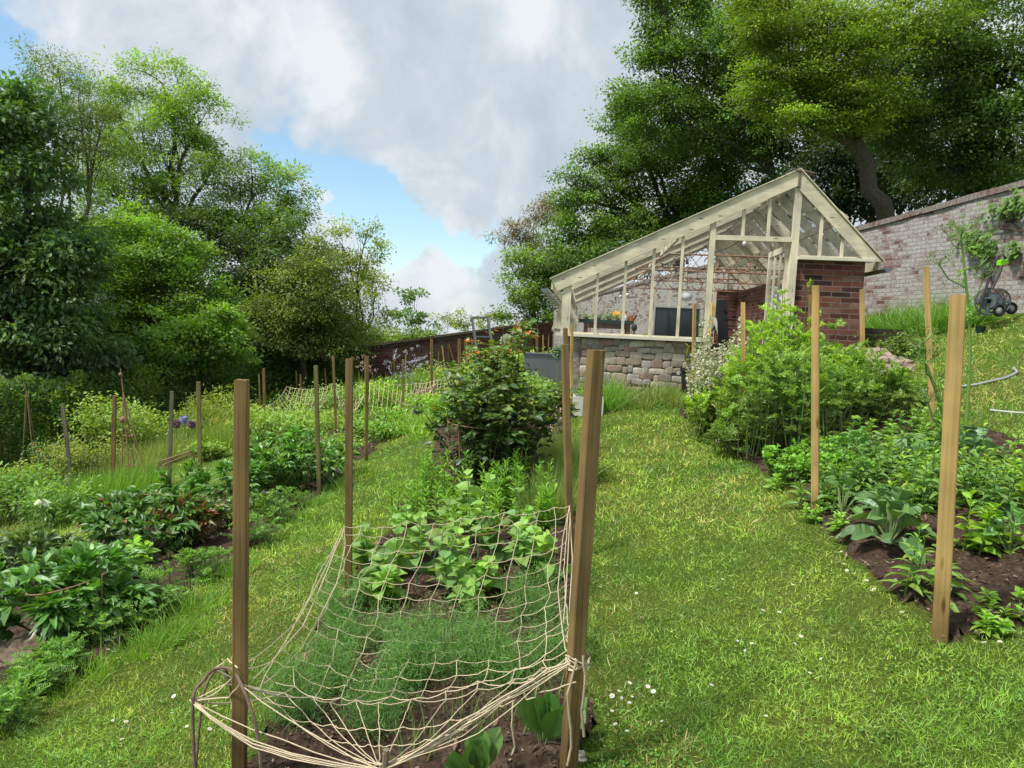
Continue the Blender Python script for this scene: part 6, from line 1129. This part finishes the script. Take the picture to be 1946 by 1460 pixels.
def kale(label, b, n, L_, W_, c, tilt=.9): 
    lm = MB(); sm = MB(); th = np.arange(n)*2.4; el = np.linspace(.12, 1.35, n); D = np.stack([np.cos(th)*np.cos(el), np.sin(th)*np.cos(el), np.sin(el)], -1); P = b+D*.08+np.array([0, 0, .02])+np.stack([0*el, 0*el, el*.09], -1)
    for p_ in P: sm.tube([b+np.array([0, 0, .02]), p_], .006, 5, (.22, .30, .12), cap=False)
    leaves(lm, P, D, L_*rs.uniform(.75, 1.1, n), W_, vcol(c, n, .2, .08), 'obov', 10, .5, .3, wav=.10); return plant('brassica', label, 'brassica', b, None, [('stem', sm, M_stem), ('foliage', lm, M_leafg)])
kale('large blue green brassica with broad crinkled leaves in the front of the right bed', GR(1690, 1045), 24, .25, .105, (.042, .105, .045)); kale('leafy green brassica between the pale upright stake and the blue green brassica', GR(1600, 985), 12, .16, .07, (.06, .15, .05)); kale('small brassica at the right edge of the right bed', GR(1915, 1060), 12, .16, .07, (.06, .16, .05)); kale('blue green brassica behind the nearest right stake', GR(1840, 905), 18, .26, .13, (.045, .11, .06)); kale('green brassica under the far side of the feathery plants', GR(1625, 890), 14, .22, .10, (.06, .16, .05)); kale('blue green brassica on the right of the seedling rows', GR(1725, 905), 14, .2, .10, (.055, .13, .065))
hb = [(1640, 955, .26), (1700, 945, .30), (1745, 975, .30), (1790, 925, .34), (1600, 965, .2), (1880, 985, .32), (1925, 930, .34), (1890, 950, .3), (1755, 1150, .30), (1740, 925, .3), (1675, 920, .26), (1830, 955, .3), (1575, 955, .2), (1560, 975, .16), (1640, 915, .26), (1785, 985, .28), (1935, 1000, .34), (1850, 985, .24), (1715, 990, .2), (1660, 985, .18), (1800, 880, .3), (1950, 965, .3), (1665, 950, .26), (1770, 950, .3), (1905, 1010, .3), (1620, 945, .24)]
for i, (x, y, h) in enumerate(hb): herb('seedling', 'narrow leaved seedling in the right bed, %s from the left' % ordn[sorted(range(len(hb)), key=lambda k: hb[k][0]).index(i)] if i < 26 else 'narrow leaved seedling', 'seedling', GR(x, y), h*1.2, 22, .145, .034, [(.07, .16, .045), (.10, .20, .04), (.06, .14, .06), (.085, .18, .05), (.05, .12, .045)][i % 5], 'lance', 'narrow leaved seedlings in the right bed', .15, 4, .5, nst=4, R_=.06, start=.05, up_=.35)
mu = GR(1865, 1065); herb('mustard', 'bright yellow green leafy mustard plant by the nearest right stake', 'mustard', mu, .32, 16, .12, .06, (.10, .21, .03), 'oval', None, .35, 4, .35, nst=6, R_=.05, wav=.05)
for i, (x, y) in enumerate(((1505, 925), (1535, 915), (1560, 925), (1590, 910), (1480, 905), (1620, 925), (1540, 890), (1580, 885))): ferny('parsley', 'low bushy parsley at the left edge of the right bed, %s plant from the left' % ordn[[1, 2, 4, 6, 0, 7, 3, 5][i]], 'parsley', GR(x, y), .26, .16, 14, 8, (.09, .22, .045), .07, .035, .025, 'parsley plants', .55, pairs=4)
for i, (x, y, h) in enumerate(((1475, 935, .14), (1590, 1015, .12), (1905, 1190, .1), (1880, 1200, .09), (1940, 1170, .12), (1545, 1000, .12))): herb('weed', 'low weed edging the right bed, '+['by the parsley', 'near the blue green brassica', 'right of the nearest stake foot', 'closest to the nearest stake foot', 'at the right picture edge', 'at the foot of the pale upright stake'][i], 'weed', GR(x, y), h, 16, .07, .03, (.10, .22, .045), 'oval', None, .4, 3, .3, nst=4, R_=.04)
# tall umbel plants
def umbel(label, b, H, lean, heads):
    sm = MB(); lm = MB(); fm = MB(); T_ = b+np.array([lean, 0, H]); f = curve(b, b+np.array([lean*.2, 0, H*.5]), T_); sm.tube([f(t) for t in np.linspace(0, 1, 10)], np.linspace(.016, .009, 10), 7, (.15, .26, .05)); 
    for (t, dx, dz) in heads:
        p0 = f(t); p1 = p0+np.array([dx, rs.normal()*.05, dz]); sm.tube([p0, (p0+p1)/2+np.array([dx*.15, 0, -.02]), p1], .006, 5, (.14, .24, .06)); 
        for _ in range(16): e = p1+nrm(rs.normal(size=3)*np.array([1, 1, .4])+np.array([0, 0, .7]))*.11; sm.tube([p1, e], .002, 3, (.15, .26, .06), cap=False); ballhead((.17, .30, .05), .022, 16)(fm, e)
        A = np.tile(p0, (5, 1)); fronds(lm, sm, A[:2], rdir(2, .3), np.full(2, .14), np.array([.10, .22, .05]), 7, .012, .04)
    return plant('umbel_plant', label, 'plant', b, None, [('stem', sm, M_stem), ('foliage', lm, M_leaf), ('bloom', fm, M_petal)])
umbel('thick stemmed tall umbel plant rising above the nearest right stake', on(1838, 800, 6.0), 1.72, -.20, ((1, 0, .02), (.9, -.1, .1), (.93, .14, .08), (.72, -.24, .18), (.66, .12, .2), (.8, .2, .12)))
umbel('slender bolted stem leaning left before the far yellow stake', GR(1795, 925), .95, -.26, ((1, 0, .02), (.6, .12, .12), (.75, -.1, .1), (.4, -.14, .2)))
# grass tufts at walls
for i, (x, y, Y, r_, h) in enumerate(((1690, 604, 13.2, .4, .45), (1722, 610, 12.6, .45, .55), (1765, 606, 12.2, .5, .6), (1805, 604, 12.0, .45, .5), (1838, 600, 11.9, .35, .4), (1660, 604, 13.8, .3, .3))): tuft('grass_clump', 'thick long leaved clump against the white wall, %s from the left' % ordn[[1, 2, 3, 4, 5, 0][i]], 'plant', on(x, y, Y), r_, h, 700, .016, (.075, .18, .045), .45, 'long leaved clumps by the white wall', .4)
for i, x in enumerate((1135, 1150, 1180, 1215, 1245, 1275, 1292)): tuft('grass_clump', 'long grass at the foot of the stone base, %s from the sink' % ordn[i], 'grass', on(x, 770, 9.9-.2*(i % 2)), .26, [.42, .42, .22, .2, .26, .22, .26][i], 420, .010, (.08, .19, .05) if i < 2 else (.10, .17, .08), .35, 'long grass by the stone base', .4, flow=(lambda fm, b_: ballhead((.8, .8, .8), .03, 20)(fm, b_+np.array([.05, -.1, .4]))) if i == 5 else None)
shrub('shrub', 'low dark ivy at the foot of the brick pier', 'shrub', on(1690, 650, 10.3), .5, .35, 1500, .06, .04, (.05, .10, .03), 14)
# climbing vine on the white wall
vn_ = thing('climbing_vine', 'climbing vine in three leafy clumps on the white wall', 'vine', np.array([wX(12), 12, float(gz(np.array([wX(12)]), np.array([12.]))[0])])); lm = MB(); sm = MB()
def wallpt(x, y, off=.10): rx = ray(x, y)[0]; Yw = (X0-off)/(rx+.228); return at(x, y, Yw)
for x, y, rx, ry, n in ((1905, 395, 34, 20, 70), (1935, 380, 20, 22, 40), (1850, 445, 36, 10, 40), (1872, 470, 18, 26, 60), (1850, 465, 16, 16, 40), (1925, 472, 12, 20, 36), (1975, 400, 30, 40, 60)):
    P = np.array([wallpt(x+rs.normal()*rx*.5, y+rs.normal()*ry*.5, rs.uniform(.03, .22)) for _ in range(n)]); leaves(lm, P, nrm(np.c_[-np.abs(rs.normal(size=n))*.6, rs.normal(size=n)*.6, -.5*np.ones(n)]), rs.uniform(.07, .12, n), rs.uniform(.06, .10, n), vcol((.045, .11, .025), n, .3), 'heart', 3, .2, .1, N=nrm(np.array([-1, -.3, .7])+rs.normal(size=(n, 3))*.3))
sm.tube([wallpt(*q, .04) for q in ((1946, 440), (1905, 436), (1870, 440), (1840, 445), (1830, 460))], .012, 5, (.10, .07, .05)); sm.tube([wallpt(*q, .04) for q in ((2000, 480), (1930, 430), (1905, 405), (1880, 400))], .012, 5, (.10, .07, .05)); sm.tube([wallpt(*q, .04) for q in ((1890, 600), (1880, 500), (1870, 460))], .014, 5, (.10, .07, .05)); sm.build('stem', M_bark, vn_); lm.build('foliage', M_leaf, vn_)
# ---- rocks
for x, y, s_, c_, lb in ((40, 1262, (.17, .13, .10), (.17, .125, .09), 'brown weathered rock in the front left corner of the picture'), (432, 1462, (.07, .05, .06), (.22, .12, .09), 'reddish stone at the foot of the nearest left stake'), (590, 1262, (.05, .04, .04), (.24, .13, .09), 'reddish stone on the left edge of the near bed'), (715, 1052, (.05, .05, .06), (.24, .15, .11), 'tilted reddish stone behind the back left stake'),
        (700, 1090, (.05, .04, .035), (.22, .15, .12), 'small stone by the young sunflowers'), (1345, 812, (.13, .10, .07), (.22, .20, .17), 'grey stone at the corner of the feathery plants'), (1372, 842, (.08, .06, .03), (.30, .20, .15), 'flat reddish stone on the lawn edge'), (1100, 1448, (.028, .024, .02), (.42, .36, .32), 'small pale stone beside the front right stake'), (1845, 1140, (.03, .03, .012), (.55, .52, .46), 'flat pale stone on the soil right of the nearest stake'), (1930, 1000, (.14, .10, .06), (.24, .20, .17), 'rough stone at the right edge of the seedling rows')):
    b = GR(x, y) if y < 1455 else gp(*at(x, y, 2.35)[:2]); mb = MB(); mb.sphere(b+np.array([0, 0, s_[2]*.45]), s_, c_, 22, 16, .6, rs.randint(90), 2.2); tag(mb.build('rock', M_rock, org=b), lb, 'rock', None)
# ---- daisies and buttercups
dm = MB(); n = 10; th = np.arange(n)*2*PI/n; D = np.stack([np.cos(th), np.sin(th), .15+0*th], -1); diamonds(dm, D*.003, nrm(D), .0125, .006, np.tile((.86, .86, .84), (n, 1)), N=np.tile((0, 0, 1.), (n, 1))); dm.sphere((0, 0, .002), (.0045, .0045, .003), (.8, .55, .03), 6, 4); dm.tube([(0, 0, -.04), (0, 0, 0)], .0012, 4, (.1, .2, .04), cap=False)
proto = dm.build('daisy', M_petal); first = True
pts = [(1720, 1110), (1752, 1118), (1700, 1125), (1712, 1140), (1735, 1148), (1740, 1155), (1655, 1138), (1645, 1125), (1660, 1135), (1690, 1155), (1712, 1180), (1775, 1190), (1790, 1232), (1898, 1243), (1868, 1240), (1905, 1195), (1935, 1180), (1925, 1188), (1942, 1176), (1880, 1186), (1560, 1022), (1580, 1035), (1597, 1063), (1590, 1078), (1602, 1090), (1608, 1098), (1640, 1090), (1415, 1250), (1427, 1243), (1432, 1241), (1400, 1240), (1538, 1293), (1520, 1232), (1395, 1155), (1372, 1118),
       (205, 1253), (215, 1256), (222, 1270), (162, 1288), (172, 1291), (1158, 1330), (1162, 1345), (1175, 1338), (1180, 1348), (1150, 1362), (1162, 1368), (1200, 1345), (1195, 1325), (1168, 1395), (1190, 1418), (1230, 1325), (1240, 1345), (1195, 1360), (1145, 1110), (1140, 1130), (1155, 1108), (1480, 1180), (1350, 1330), (1512, 1180), (1620, 1110), (1855, 1178), (1838, 1190)]
for i in range(9): pts.append((rs.uniform(1150, 1930), rs.uniform(1060, 1440)))
for i in range(8): pts.append((rs.uniform(150, 420), rs.uniform(1280, 1430)))
for x, y in pts:
    o_ = proto if first else proto.copy(); p_ = GR(x, y)
    if not first: col.objects.link(o_)
    first = False; s_ = rs.uniform(.5, .85); o_.scale = (s_, s_, s_); o_.location = (p_[0], p_[1], p_[2]+.035*s_+.012); o_.rotation_euler = (rs.normal()*.25, rs.normal()*.25, rs.uniform(0, 6)); tag(o_, 'small white daisy open in the mown grass', 'daisy', 'daisies in the lawn')
